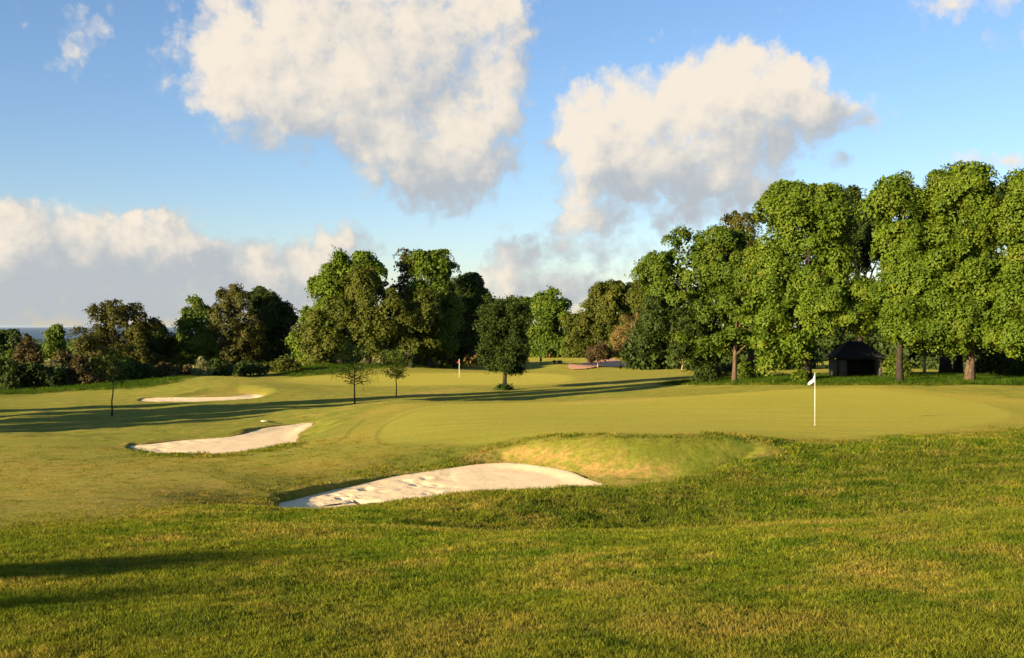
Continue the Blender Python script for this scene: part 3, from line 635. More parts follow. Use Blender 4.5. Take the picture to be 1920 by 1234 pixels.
tree('oak_tree', 'dark olive tree in the centre front of the middle clump', 'tree', 771, 143, None,
     [(760,600,45,55),(800,580,35,45),(780,640,45,25)], 'olive', .32, seed=24, nb=210, br=.9, lpb=95, ls=.210, group=G_M, inner=.1)
tree('broadleaf_tree', 'deep green shadowy tree on the right flank of the middle clump', 'tree', 855, 156, None,
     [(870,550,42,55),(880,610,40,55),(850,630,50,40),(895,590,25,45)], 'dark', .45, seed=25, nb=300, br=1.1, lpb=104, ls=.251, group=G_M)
# --- left
tree('oak_tree', 'wide spreading brownish tree at the left, tallest of the far left trees', 'tree', 215, 144, None,
     [(215,585,58,40),(180,632,48,42),(258,615,40,45),(155,675,32,38),(225,668,62,38),(185,706,48,24),(255,702,48,24)], 'brown', .34, 'bark', seed=30, nb=620, br=.74, lpb=70, ls=.17, group=G_L, inner=.10, shell=(.5, 1.14), nlimb=22)
tree('broadleaf_tree', 'lower dark rounded tree tucked against the right side of the wide brownish tree', 'tree', 285, 153, None,
     [(285,635,36,38),(265,665,40,40),(300,660,22,45)], 'dark', .35, seed=31, nb=180, br=.95, lpb=90, ls=.230, group=G_L)
tree('sycamore_tree', 'green tree with ragged left edge, leftmost of three beside the middle clump', 'tree', 372, 153, None,
     [(368,580,26,34),(352,625,30,45),(385,640,35,45),(345,665,26,25)], 'mid', .34, seed=32, nb=210, br=.85, lpb=81, ls=.201, group=G_L, inner=.12)
tree('oak_tree', 'tall brown leaved tree with visible limbs, middle of the group of three', 'tree', 438, 152, None,
     [(435,560,38,38),(425,610,42,50),(460,620,35,50),(440,660,30,30)], 'brown', .32, seed=33, nb=260, br=.75, lpb=81, ls=.180, group=G_L, inner=.08, shell=(.5, 1.06))
tree('broadleaf_tree', 'dark tree with rounded right shoulder, last of the group of three', 'tree', 498, 159, None,
     [(500,590,48,50),(525,610,34,42),(490,640,60,45),(480,560,25,25)], 'dark', .45, seed=34, nb=260, br=1.0, lpb=99, ls=.237, group=G_L)
tree('poplar_tree', 'upright narrow green tree standing alone against the distant sea', 'tree', 104, 153, None,
     [(105,635,20,28),(108,665,25,30),(85,680,22,26),(112,690,24,22)], 'mid', .25, seed=35, nb=150, br=.8, lpb=81, ls=.201, group=G_L)
tree('broadleaf_tree', 'dark rounded tree in the far left corner of the tree row', 'tree', 12, 141, None,
     [(14,640,32,36),(0,670,40,35),(-20,690,40,40)], 'dark', .4, seed=36, nb=190, br=.9, lpb=90, ls=.216, group=G_L)
tree('birch_tree', 'small pale green tree in front of the dark corner tree', 'tree', 18, 134, None,
     [(18,672,13,20),(14,695,14,20),(24,705,14,18)], 'bright', .12, seed=37, nb=70, br=.5, lpb=72, ls=.144, group=G_L)
# --- far end
tree('sycamore_tree', 'yellow green tree in the far belt right behind the lone dark tree', 'tree', 975, 236, None,
     [(985,580,32,32),(1020,565,35,30),(970,630,32,42),(1000,640,35,32)], 'bright', .5, seed=40, nb=220, br=1.5, lpb=79, ls=.350, group=G_F)
tree('sycamore_tree', 'brighter green tree in the middle of the far tree belt', 'tree', 1045, 228, None,
     [(1042,590,32,40),(1030,640,36,30),(1065,650,34,24)], 'mid', .5, seed=41, nb=200, br=1.4, lpb=79, ls=.336, group=G_F)
tree('oak_tree', 'large olive tree with layered boughs at the right of the far tree belt', 'tree', 1130, 222, None,
     [(1140,560,50,42),(1100,610,40,50),(1160,610,55,50),(1190,560,30,45),(1080,650,30,22)], 'olive', .55, seed=42, nb=340, br=1.4, lpb=79, ls=.315, group=G_F)
tree('oak_tree', 'olive tree rising between the far tree belt and the right grove', 'tree', 1235, 170, None,
     [(1215,560,40,45),(1245,600,50,50),(1200,620,30,40)], 'olive', .4, seed=43, nb=200, br=1.1, lpb=79, ls=.251, group=G_F)
tree('hawthorn_tree', 'small purplish brown round tree on a short stem in front of the pink sand', 'tree', 1121, 152, None,
     [(1120,658,20,17),(1108,666,11,11),(1136,662,12,12)], 'copper', .12, 'pale_bark', seed=44, nb=110, br=.5, lpb=76, ls=.154, group=G_F, inner=.3)
tr = tree('ash_tree', 'thin leaved yellowish tree with two pale trunks side by side', 'tree', 1183, 154, None,
     [(1175,625,26,36),(1195,600,20,25),(1165,650,26,22),(1205,645,24,25)], 'straw', .14, 'pale_bark', seed=45, nb=170, br=.6, lpb=41, ls=.125, group=G_F, inner=.02, shell=(.4, 1.05), nlimb=16)
mb = MB(); mb.tube([(.75, .2, -.2), (.7, .2, 1.3), (.85, .1, 3.2), (1.3, 0, 5.5)], [.17, .14, .11, .04], 8); mb.build('trunk', BARK['pale_bark'], tr, True)
tree('birch_tree', 'slim pale stemmed small tree left of the ivy trunk at the far side', 'tree', 1279, 138, None,
     [(1280,655,20,14),(1292,668,14,10)], 'olive', .10, 'pale_bark', seed=46, nb=50, br=.55, lpb=57, ls=.154, group=G_F, inner=.05)

# --- young trees standing on the course
def twig_tree(name, label, px, D, top_v, halfw, leaf, seed, r0, clear, dens=26, ls=.09, bark='dark_bark', cat='tree', group=None, nbr=26, low=None):
    rng = np.random.default_rng(seed); x = (px - 960) / F * D; z = ground(x, D); H = ZC - z + (HZ - top_v) / F * D; w = halfw / F * D
    root = thing(name, label, cat, (x, D, z), 0, group); mb = MB()
    tp = [Vector((rng.normal() * .02 * H * i / 8, rng.normal() * .02 * H * i / 8, -.1 + (H * .93 + .1) * i / 8)) for i in range(9)]
    mb.tube(tp, [r0 * 1.3] + [r0 * (1 - .85 * i / 8) for i in range(1, 9)], 8); tips = []
    for b in range(nbr):
        f = clear + (0.95 - clear) * (b + rng.uniform(0, 1)) / nbr; i = min(7, int(f * 8)); a = tp[i].lerp(tp[i + 1], f * 8 - i); a.z = f * H
        ang = b * 2.4 + rng.uniform(-.3, .3); g_ = (f - clear) / (1 - clear); ln = w * (1.1 * math.sqrt(max(.05, 1 - (2 * g_ - .75) ** 2 / 1.7))) * rng.uniform(.7, 1.1)
        rise = ln * (0.28 + .6 * g_) * rng.uniform(.7, 1.2); e = a + Vector((math.cos(ang) * ln, math.sin(ang) * ln, rise))
        m1 = a.lerp(e, .4) + Vector((0, 0, .06 * ln)); rb = r0 * (.42 - .28 * g_); mb.tube([a, m1, a.lerp(e, .75), e], [rb, rb * .7, rb * .4, rb * .12], 5)
        for k in range(5):
            t = rng.uniform(.25, 1); s_ = a.lerp(e, t); q = s_ + Vector((rng.normal(), rng.normal(), rng.uniform(-.2, .9))).normalized() * ln * rng.uniform(.15, .42)
            mb.tube([s_, q], [rb * .28, rb * .08], 4); tips += [s_, q, s_.lerp(q, .5)]
        tips.append(e)
    mb.build('trunk', BARK[bark], root, True)
    tips = np.array([tuple(t) for t in tips]); m_ = len(tips) * dens; pos = tips[rng.integers(0, len(tips), m_)] + rng.normal(size=(m_, 3)) * w * .09
    nn = rng.normal(size=(m_, 3)) + (0, 0, .6); nn /= np.linalg.norm(nn, axis=1, keepdims=True)
    V = leaf_cloud(rng, pos, nn, ls * rng.uniform(.7, 1.3, m_)); mesh('crown', V, np.arange(len(V)), 4, LEAF[leaf], root, False, dict(var=np.repeat(rng.uniform(0, 1, m_), 4)))
    return root
G_Y = 'young trees planted on the course'
lone = twig_tree('lone_tree', 'lone green tree with leaves coloured as shaded, short bare trunk, standing between the two greens', 946, 94, 574, 46, 'dark', 50, .20, .20, 58, .11, nbr=60)  # darker leaves put the distant trees' shadow into the crown colour
twig_tree('young_tree', 'young tree with spreading thin branches, left of the pair before the far green', 665, 76, 655, 42, 'mid', 51, .065, .34, 5, .07, group=G_Y, nbr=30)
twig_tree('young_tree', 'smaller narrow young tree, right of the pair in front of the far green', 743, 83, 664, 30, 'mid', 52, .055, .42, 6, .07, group=G_Y, nbr=26)
twig_tree('young_tree', 'thin young tree with a bare lower stem, alone on the left fairway', 210, 66, 652, 30, 'olive', 53, .055, .46, 4, .07, group=G_Y, nbr=22)

# --- trees off to the left and behind whose shadows cross the fairway
G_S = 'tall trees left of the view that throw the long shadows'
nx, ny = -SUN_DIR.y, SUN_DIR.x
for i, (q, s, hgt, rad, lab) in enumerate([
    (62.0, -6, 19.5, 2.3, 'tallest of the trees outside the left border, opposite the lone tree'), (58.6, -16, 8.5, 1.1, 'slender tree outside the left border, nearest to the lens'),
    (66.2, -2, 20.5, 2.4, 'broadest of the trees outside the left border'), (75.5, 2, 6.5, 1.7, 'low tree outside the left border, farthest from the lens'),
    (70.8, -10, 14, 2.0, 'middle sized tree outside the left border'), (11.3, -38, 8.55, .9, 'slim tree behind the lens throwing a narrow shadow'), (8.9, -42, 8.9, 1.3, 'ragged tree behind the lens throwing the lower dim shadow')]):
    rng = np.random.default_rng(70 + i); x = nx * q + SUN_DIR.x * s; y = ny * q + SUN_DIR.y * s; z = ground(x, y) if y > -9 else 4.0
    root = thing('shade_tree', lab, 'tree', (x, y, z), 0, G_S); h = hgt + (0 if y > -9 else 0)
    L = [(0, 0, h - rad, rad, rad, rad), (rad * .4, 0, h - rad * 1.7, rad * .9, rad * .9, rad * .9), (-rad * .4, .2, h - rad * 1.6, rad * .8, rad * .8, rad)]
    if i < 5: L = [(0, 0, h * .55, rad, rad, h * .42), (.3, .3, h * .78, rad * .9, rad * .9, h * .2), (-.3, 0, h * .3, rad * .95, rad * .95, h * .2)]
    crown_mesh('crown', rng, L, LEAF['mid'], root, nb=int(40 * rad * (2 if i < 5 else 1)), br=.8, lpb=40, ls=.38, inner=.5, sub=3)
    mb = MB(); mb.tube([(0, 0, -1.5), (0, 0, h * .45), (.2, 0, h * .8)], [.4, .3, .1], 8); mb.build('trunk', BARK['dark_bark'], root, True)

# --- shrubs and undergrowth, each its own
def shrub(name, label, px, D, w, h, leaf, seed, group, ls=.2, dens=1.0, conic=False, vbase=None):
    rng = np.random.default_rng(seed); x = (px - 960) / F * D; z = ground(x, D); root = thing(name, label, 'shrub', (x, D, z), 0, group)
    if conic: L = [(0, 0, h * .3, w, w, h * .32), (0, 0, h * .58, w * .62, w * .62, h * .3), (0, 0, h * .82, w * .3, w * .3, h * .2)]
    else: L = [(0, 0, h * .5, w * .8, w * .7, h * .5), (w * .45, 0, h * .38, w * .55, w * .5, h * .4), (-w * .45, .1, h * .42, w * .55, w * .5, h * .42)]
    crown_mesh('foliage', rng, L, LEAF[leaf], root, nb=int(60 * dens * (1 + w * h / 4)), br=min(.6, .2 * max(w, h) + .1), lpb=26, ls=ls * .8, inner=.3, shell=(.6, 1.2))
    mb = MB(); mb.tube([(0, 0, -.15), (.03, 0, h * .45), (0, 0, h * .7)], [.07, .05, .02], 6)
    for a in (0.6, 2.8, 4.7): mb.tube([(0, 0, .05), (math.cos(a) * w * .4, math.sin(a) * w * .4, h * .6)], [.045, .015], 5)
    mb.build('stem', BARK['dark_bark'], root, True); return root
G_U = 'shrubs under the trees on the left'; G_V = 'shrubs under the middle clump'; G_W = 'shrubs at the back of the right grove'
for i, (px, D, w, h, lf, lab, con) in enumerate([
    (52, 110, 2.0, 5.4, 'rust', 'tall rust brown conical conifer beside the dark corner tree', True), (30, 106, 2.2, 3.0, 'olive', 'low olive bush at the foot of the small pale tree', False),
    (80, 106, 2.4, 2.8, 'dark', 'dark low bush in front of the rust conifer', False), (100, 108, 1.8, 3.0, 'pale', 'greyish pale bush under the upright narrow tree', False),
    (125, 110, 1.9, 3.8, 'rust', 'reddish brown bush left of the wide brownish tree', False), (150, 108, 2.0, 3.2, 'rust', 'russet bush under the left limbs of the wide brownish tree', True),
    (180, 109, 2.2, 3.0, 'olive', 'olive bush under the wide brownish tree', False), (222, 112, 2.4, 3.1, 'mid', 'green bush directly under the wide brownish tree', False),
    (258, 113, 1.8, 2.6, 'dark', 'dark bush right of the trunk of the wide brownish tree', False), (310, 116, 1.5, 2.1, 'rust', 'round rusty bush in the open gap right of the dark rounded tree', False),
    (331, 118, .8, 1.6, 'rust', 'tiny rusty bush beside the round rusty one', False), (358, 120, 1.2, 1.9, 'rust', 'brown bush under the green ragged tree', False),
    (377, 119, .9, 2.6, 'pale', 'narrow pale yellow green conical shrub', True), (412, 122, 1.6, 2.2, 'dark', 'dark green bush left of the tall brown tree trunk', False),
    (470, 126, 2.2, 2.0, 'dark', 'dark green bush between the tall brown tree and the dark shouldered tree', False), (530, 132, 2.4, 1.8, 'olive', 'olive bush near the left end of the middle clump', False),
    (8, 104, 2.0, 3.2, 'dark', 'very dark bush at the left border', False)]):
    shrub('conifer' if con else 'bush', lab, px, D, w, h, lf, 100 + i, G_U, ls=.2, conic=con)
for i, (px, D, w, h, lf, lab) in enumerate([
    (590, 156, 3.0, 2.2, 'straw', 'straw coloured bush at the left foot of the middle clump'), (655, 158, 3.0, 2.8, 'olive', 'olive bush under the front left oak of the clump'),
    (712, 160, 3.0, 3.0, 'dark', 'dark bush under the middle of the clump'), (708, 152, 2.2, 2.4, 'pale', 'pale blossoming bush glowing under the middle clump'), (790, 165, 3.0, 3.0, 'pale', 'pale bush between the trunks of the middle clump'),
    (845, 165, 3.5, 3.0, 'olive', 'olive bush at the right foot of the middle clump'), (895, 165, 3.5, 3.0, 'straw', 'straw coloured bush left of the lone tree, behind the red flag')]):
    shrub('bush', lab, px, D, w, h, lf, 140 + i, G_V, ls=.26)
for i, (px, D, w, h, lf, lab) in enumerate([
    (1250, 150, 3.2, 3.0, 'mid', 'green bush behind the slim pale stem'), (1305, 142, 3.0, 2.6, 'dark', 'dark bush just behind the ivy trunk'), (1215, 158, 2.5, 2.6, 'rust', 'brownish bush right of the two pale trunks'),
    (1885, 92, 2.6, 2.4, 'dark', 'black looking dense bush at the right border under the trees'), (1925, 90, 3.0, 3.0, 'dark', 'second black dense bush cut by the right border')]):
    shrub('bush', lab, px, D, w, h, lf, 160 + i, G_W, ls=.22, dens=1.5)
for i, (px, D, w, h, lf, lab) in enumerate([
    (946, 93.7, .75, .55, 'lush', 'tuft of long green weeds round the foot of the lone tree'), (1322, 88.3, .8, 1.9, 'dark', 'leafy ivy growth round the thick ivy trunk'),
    (1503, 81, .5, 1.1, 'bright', 'sprouting green shoots at the foot of the huge round tree'), (1686, 83.5, .9, 2.2, 'mid', 'leafy shoots round the trunk right of the shelter'),
    (1396, 88, .8, 1.7, 'mid', 'leafy shoot between the slender trunk and the thick brown trunk'), (1380, 96, 2.4, 1.9, 'dark', 'dark undergrowth behind the slender forked tree')]):
    shrub('bush', lab, px, D, w, h, lf, 180 + i, 'growth round tree feet', ls=.14, dens=.9)

# far woods: masses nobody could count
def wood(name, label, specs, leaf, seed, ls, nb=60, br=1.6, lpb=30):
    rng = np.random.default_rng(seed); Vs = []; vs = []
    for (px, D, wpx, top_v) in specs:
        x = (px - 960) / F * D; z = ground(x, D) - 1; top = ZC + (HZ - top_v) / F * D; w = wpx / F * D; h = top - z
        V, var, c = crown_pts(rng, [(x, D, z + h * .62, w, w * .8, h * .40), (x + w * .5, D, z + h * .35, w * .8, w * .7, h * .36), (x - w * .5, D, z + h * .35, w * .8, w * .7, h * .36)], nb=nb, br=br, lpb=lpb, ls=ls, inner=.3); Vs.append(V); vs.append(var)
    V = np.concatenate(Vs); return tag(mesh(name, V, np.arange(len(V)), 4, LEAF[leaf], None, False, dict(var=np.concatenate(vs))), label, 'woodland', kind='stuff')
rw = np.random.default_rng(9)
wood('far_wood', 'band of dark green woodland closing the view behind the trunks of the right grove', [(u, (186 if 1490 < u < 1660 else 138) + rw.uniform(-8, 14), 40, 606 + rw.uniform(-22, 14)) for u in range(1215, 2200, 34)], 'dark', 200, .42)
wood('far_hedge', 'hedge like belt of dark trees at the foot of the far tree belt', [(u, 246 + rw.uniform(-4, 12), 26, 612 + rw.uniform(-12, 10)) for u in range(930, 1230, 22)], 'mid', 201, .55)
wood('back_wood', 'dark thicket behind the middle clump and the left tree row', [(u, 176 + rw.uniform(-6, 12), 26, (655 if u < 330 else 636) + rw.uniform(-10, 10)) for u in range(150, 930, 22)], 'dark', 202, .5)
wood('valley_wood', 'dark woods on the low land before the sea at the far left', [(u, 900 + rw.uniform(-250, 500), rw.uniform(10, 22), 645 + rw.uniform(-6, 8)) for u in range(-120, 330, 15)], 'mid', 203, 3.2, 26, 6, 20)

# ------------------------------------------------------------------ flags, shelter, furniture
M_WHITE, T, b = mat('white_painted_pole', (0.78, 0.76, 0.72), 0.45, 0.4)
def cloth_mat(name, c, tr=.35):
    m = bpy.data.materials.new(name); m.use_nodes = True; T = NT(m.node_tree); T.n.clear(); o = T.add('ShaderNodeOutputMaterial'); d = T.add('ShaderNodeBsdfDiffuse'); t = T.add('ShaderNodeBsdfTranslucent')
    P = T.add('ShaderNodeNewGeometry').outputs['Position']; cc = T.mix(T.noise(P, 30, 2), c, tuple(q * .85 for q in c))
    T.l.new(cc, d.inputs[0]); T.l.new(cc, t.inputs[0]); mx = T.add('ShaderNodeMixShader'); mx.inputs[0].default_value = tr; T.l.new(d.outputs[0], mx.inputs[1]); T.l.new(t.outputs[0], mx.inputs[2]); T.l.new(mx.outputs[0], o.inputs[0]); return m
M_CW = cloth_mat('white_cloth', (0.82, 0.80, 0.80)); M_CR = cloth_mat('red_cloth', (0.60, 0.03, 0.03), .15)
M_CUP, T, b = mat('cup_liner', (0.6, 0.6, 0.6), 0.6)
def flag(label, px, row, hgt, cm, wide, long_, group, rp=.011):
    x, y = hit(px, row); z = ground(x, y); root = thing('golf_flag', label, 'flag', (x, y, z), 0, group)
    mb = MB(); mb.tube([(0, 0, -.05), (0, 0, hgt * .5), (0, 0, hgt)], [rp, rp * .95, rp * .8], 10); mb.tube([(0, 0, hgt), (0, 0, hgt + .02), (0, 0, hgt + .035)], [rp * 1.3, rp * 1.3, rp * .5], 10)
    mb.build('pole', M_WHITE, root, True)
    # limp cloth: hangs from the top of the pole, folding down to one side
    nu, nv = 14, 18; P0 = np.zeros((nv, nu, 3))
    for j in range(nv):
        for i in range(nu):
            a = i / (nu - 1); b2 = j / (nv - 1)
            reach = wide * a * (0.18 + .82 * math.sin(min(1, b2 * 1.15) * math.pi * .5)) * (1 - .12 * b2)
            P0[j, i] = (-reach - rp, .025 * math.sin(a * 7 + b2 * 2) * a * (1 + b2), hgt - .015 - long_ * (.62 * b2) - a * long_ * .42 * (1 - .25 * b2))
    b_ = P0 + np.array([0, .004, 0]); V = np.concatenate([P0.reshape(-1, 3), b_.reshape(-1, 3)]); nf = nu * nv
    f1 = grid_faces(nv, nu).reshape(-1, 4); f2 = f1[:, ::-1] + nf
    mesh('flag_cloth', V, np.concatenate([f1, f2]), 4, cm, root, True)
    mb = MB(); k = 20
    for r_, z_ in ((.054, .012), (.05, .012), (.05, -.08)): mb.v += [Vector((math.cos(6.2832 * i / k) * r_, math.sin(6.2832 * i / k) * r_, z_)) for i in range(k)]
    for q in (0, 1): mb.f += [(q * k + i, q * k + (i + 1) % k, (q + 1) * k + (i + 1) % k, (q + 1) * k + i) for i in range(k)]
    mb.build('cup', M_CUP, root, True); return root
flag('white flag hanging limp from a white pole on the near green', 1528, 798, 2.12, M_CW, .31, .52, 'flagsticks', .010)
flag('red flag on a white pole standing on the far green before the middle clump', 861, 709, 2.0, M_CR, .26, .40, 'flagsticks', .022)

M_WOOD, T, b = mat('dark_timber', (0.030, 0.024, 0.018), 0.9, .1)
P_ = T.add('ShaderNodeTexCoord').outputs['Object']; T.l.new(T.mix(T.noise(T.v('MULTIPLY', P_, (14, 14, 1)), 1.2, 4), (0.020, 0.017, 0.013), (0.045, 0.036, 0.026)), b.inputs['Base Color'])
M_WALL, T, b = mat('weathered_board', (0.10, 0.10, 0.075), 0.9, .1)
P_ = T.add('ShaderNodeTexCoord').outputs['Object']; T.l.new(T.mix(T.noise(T.v('MULTIPLY', P_, (9, 9, 1)), 1.2, 4), (0.060, 0.060, 0.045), (0.12, 0.115, 0.085)), b.inputs['Base Color'])
M_ROOF, T, b = mat('roof_felt', (0.02, 0.02, 0.018), 0.95, .1)
P_ = T.add('ShaderNodeTexCoord').outputs['Object']; T.l.new(T.mix(T.noise(P_, 3, 4), (0.014, 0.014, 0.012), (0.03, 0.028, 0.024)), b.inputs['Base Color'])
D = 87; x = (1603 - 960) / F * D; z = ground(x, D); sh = thing('shelter', 'small dark timber shelter with a hipped roof and open front under the big trees', 'shelter', (x, D, z - .02), R(-4))
s = D / F; w2 = 39 * s; ze = (ZC - z) - (671 - HZ) * s; zr = (ZC - z) - (641 - HZ) * s; zw = ze - .14; dp = 1.5
mb = MB()
for yy in (-dp, dp):
    for xx in (-w2, -w2 * .36, w2 * .36, w2):
        if yy < 0 and abs(xx) < w2 * .9: continue
        mb = MB(); mb.box(xx - .06, xx + .06, yy - .06, yy + .06, 0, ze + .02); mb.build('post', M_WOOD, sh)
mb = MB(); mb.box(-w2 - .1, w2 + .1, -dp - .07, -dp + .0, ze - .06, ze + .04); mb.build('beam', M_WOOD, sh)
mb = MB(); mb.box(-w2 + .06, w2 - .06, dp - .03, dp + .03, 0, zw); mb.build('back_wall', M_WOOD, sh)
for sg in (-1, 1):
    mb = MB(); mb.box(sg * w2 - .03, sg * w2 + .03, -dp + .06, dp - .06, 0, zw); mb.build('side_wall', M_WALL, sh)
mb = MB(); mb.box(-w2 + .06, -w2 + .70, -dp - .02, -dp + .02, 0, zw); mb.build('front_panel', M_WALL, sh)
mb = MB(); mb.box(-w2 + .1, w2 - .1, dp - .5, dp - .06, .42, .47); mb.box(-w2 + .3, -w2 + .38, dp - .45, dp - .1, 0, .42); mb.box(w2 - .38, w2 - .3, dp - .45, dp - .1, 0, .42); mb.build('bench', M_WOOD, sh)
ov = .42; a, b2, c, d = (-w2 - ov, -dp - ov, ze), (w2 + ov, -dp - ov, ze), (w2 + ov, dp + ov, ze), (-w2 - ov, dp + ov, ze); e, f2 = (-w2 * .35, 0, zr), (w2 * .35, 0, zr)
mb = MB(); t_ = Vector((0, 0, .07))
for q in ((a, b2, f2, e), (b2, c, f2), (c, d, e, f2), (d, a, e)): mb.face([Vector(p) + t_ for p in q]); 
mb.face([Vector(p) + Vector((0, 0, .045)) for p in (d, c, b2, a)])
for p, q in ((a, b2), (b2, c), (c, d), (d, a)): mb.face([Vector(p) + Vector((0, 0, .045)), Vector(q) + Vector((0, 0, .045)), Vector(q) + t_, Vector(p) + t_])
mb.build('roof', M_ROOF, sh)

M_BLACK, T, b = mat('dark_metal', (0.02, 0.02, 0.02), 0.5, .4); M_STEEL, T, b = mat('blue_grey_handle', (0.14, 0.22, 0.24), 0.5, .4); M_PALE, T, b = mat('pale_handle', (0.62, 0.70, 0.55), 0.5, .4)
def rake(label, p0, p1, lift, handle_m, grip_m, seed):
    """lies on the ground from the grip at p0 to the head at p1"""
    a = Vector((*p0, ground(*p0) + lift)); b = Vector((*p1, ground(*p1) + lift + .03)); root = thing('bunker_rake', label, 'rake', tuple(a), 0, 'bunker rakes'); d = b - a; u = d.normalized(); sd = Vector((-u.y, u.x, 0)).normalized()
    mb = MB(); mb.tube([u * .5, d * .6, d], [.017, .017, .016], 8); mb.build('handle', handle_m, root, True)
    mb = MB(); mb.tube([Vector((0, 0, 0)), u * .5], [.022, .021], 8); mb.build('grip', grip_m, root, True)
    mb = MB(); mb.tube([d - sd * .28, d + sd * .28], .02, 6)
    for k in range(13): q = d + sd * (-.27 + .045 * k); mb.tube([q, q + Vector((0, 0, -.07)) + u * .01], [.008, .004], 4)
    mb.build('rake_head', M_BLACK, root); return root
f0 = HOLLOW[0]['f']
def sandpt(u, v):
    d = 5.0
    for _ in range(30): d = float(f0(d * F / (v - HZ)))
    return pt(u, v, d)
pa = sandpt(607, 953); pb = sandpt(668, 948)
rake('rake with blue grey handle and black end lying in the near bunker', pa, pb, .06, M_STEEL, M_BLACK, 1)
p1 = hit(489, 793); p2 = (p1[0] + .62, p1[1] - .9)
rake('pale green handled rake lying on the grass above the second bunker', p1, p2, .10, M_PALE, M_PALE, 2)

M_POST, T, b = mat('post_paint', (0.05, 0.03, 0.02), 0.7); M_CREAM, T, b = mat('cream_paint', (0.55, 0.42, 0.22), 0.6); M_RED, T, b = mat('dull_red_paint', (0.16, 0.03, 0.02), 0.7)
D = 166; x = (1014 - 960) / F * D; z = ground(x, D); wpt = thing('ball_washer', 'small dark post with a pale cap beside the shaded mound', 'ball washer', (x, D, z))
mb = MB(); mb.tube([(0, 0, -.1), (0, 0, .75)], .05, 8); mb.build('post', M_POST, wpt)
mb = MB(); mb.box(-.17, .17, -.14, .14, .75, 1.12); mb.tube([(0, 0, 1.12), (0, 0, 1.2)], [.12, .1], 8); mb.build('box', M_POST, wpt)
mb = MB(); mb.tube([(0, 0, 1.2), (0, 0, 1.34), (0, 0, 1.4)], [.13, .12, .05], 10); mb.build('cap', M_CREAM, wpt, True)
for px, lab, wd in ((1040, 'left of two small dark benches on the far side of the shaded mound', .26), (1050, 'right and longer of two small dark benches behind the shaded mound', .36)):
    D = 168; x = (px - 960) / F * D; z = ground(x, D); bn = thing('park_bench', lab, 'bench', (x, D, z), R(8), 'benches behind the mound')
    mb = MB(); mb.box(-wd, wd, -.22, .22, .42, .48); mb.build('seat', M_POST, bn)
    mb = MB(); mb.box(-wd, wd, .20, .25, .56, .95); mb.build('backrest', M_POST, bn)
    for sx_ in (-1, 1):
        mb = MB(); mb.box(sx_ * wd * .85 - .05, sx_ * wd * .85 + .05, -.2, .25, -.05, .42); mb.box(sx_ * wd * .85 - .04, sx_ * wd * .85 + .04, .25, .30, .3, .95); mb.build('leg', M_POST, bn)
D = 205; x = (1031 - 960) / F * D; z = ground(x, D); pm = thing('marker_post', 'small dark red marker post before the far tree belt', 'marker post', (x, D, z))
mb = MB(); mb.tube([(0, 0, -.1), (0, 0, .9)], .07, 8); mb.build('post', M_RED, pm); mb = MB(); mb.box(-.2, .2, -.03, .03, .7, 1.1); mb.build('board', M_RED, pm)

# ------------------------------------------------------------------ blades of grass
def blade_mat():
    m = bpy.data.materials.new('grass_blades'); m.use_nodes = True; T = NT(m.node_tree); T.n.clear(); o = T.add('ShaderNodeOutputMaterial')
    nd = T.add('ShaderNodeGroup'); nd.node_tree = TURF; geo = T.add('ShaderNodeNewGeometry'); T.l.new(geo.outputs['Position'], nd.inputs['pos'])
    for a in ('fair', 'dry', 'lush'):
        q = T.add('ShaderNodeAttribute', attribute_name=a, attribute_type='INSTANCER'); T.l.new(q.outputs['Fac'], nd.inputs[a])
    tn = T.add('ShaderNodeAttribute', attribute_name='tone', attribute_type='INSTANCER').outputs['Fac']
    c = T.mix(1.0, nd.outputs[0], T.mix(tn, (0.80, 0.88, 0.8), (1.95, 1.75, 1.5)), mode='MULTIPLY')
    d = T.add('ShaderNodeBsdfDiffuse'); t = T.add('ShaderNodeBsdfTranslucent'); T.l.new(c, d.inputs[0]); T.l.new(T.mix(1.0, c, (1.3, 1.25, .7), mode='MULTIPLY'), t.inputs[0])
    mx = T.add('ShaderNodeMixShader'); mx.inputs[0].default_value = .35; T.l.new(d.outputs[0], mx.inputs[1]); T.l.new(t.outputs[0], mx.inputs[2]); T.l.new(mx.outputs[0], o.inputs[0]); return m
M_BLADE = blade_mat()
proto_coll = bpy.data.collections.new('grass_protos')
for pI in range(4):
    rng = np.random.default_rng(300 + pI); V = []; Fq = []
    for k in range(16):
        a = rng.uniform(0, 6.28); r = .075 * math.sqrt(rng.uniform()); h = rng.uniform(.025, .052); w = rng.uniform(.002, .0042); ln = rng.uniform(.2, .9) * h; la = rng.uniform(0, 6.28); fa = rng.uniform(0, 3.14)
        b = np.array([math.cos(a) * r, math.sin(a) * r, -.006]); s_ = np.array([math.cos(fa) * w, math.sin(fa) * w, 0]); l_ = np.array([math.cos(la), math.sin(la), 0]) * ln
        i = len(V); V += [b - s_, b + s_, b + s_ * .7 + l_ * .35 + (0, 0, h * .6), b - s_ * .7 + l_ * .35 + (0, 0, h * .6), b + l_ + (0, 0, h)]; Fq += [(i, i + 1, i + 2, i + 3), (i + 3, i + 2, i + 4)]
    me = bpy.data.meshes.new('grass_tuft'); me.from_pydata([tuple(v) for v in V], [], Fq); me.materials.append(M_BLADE)
    o = bpy.data.objects.new('grass_tuft', me); proto_coll.objects.link(o)

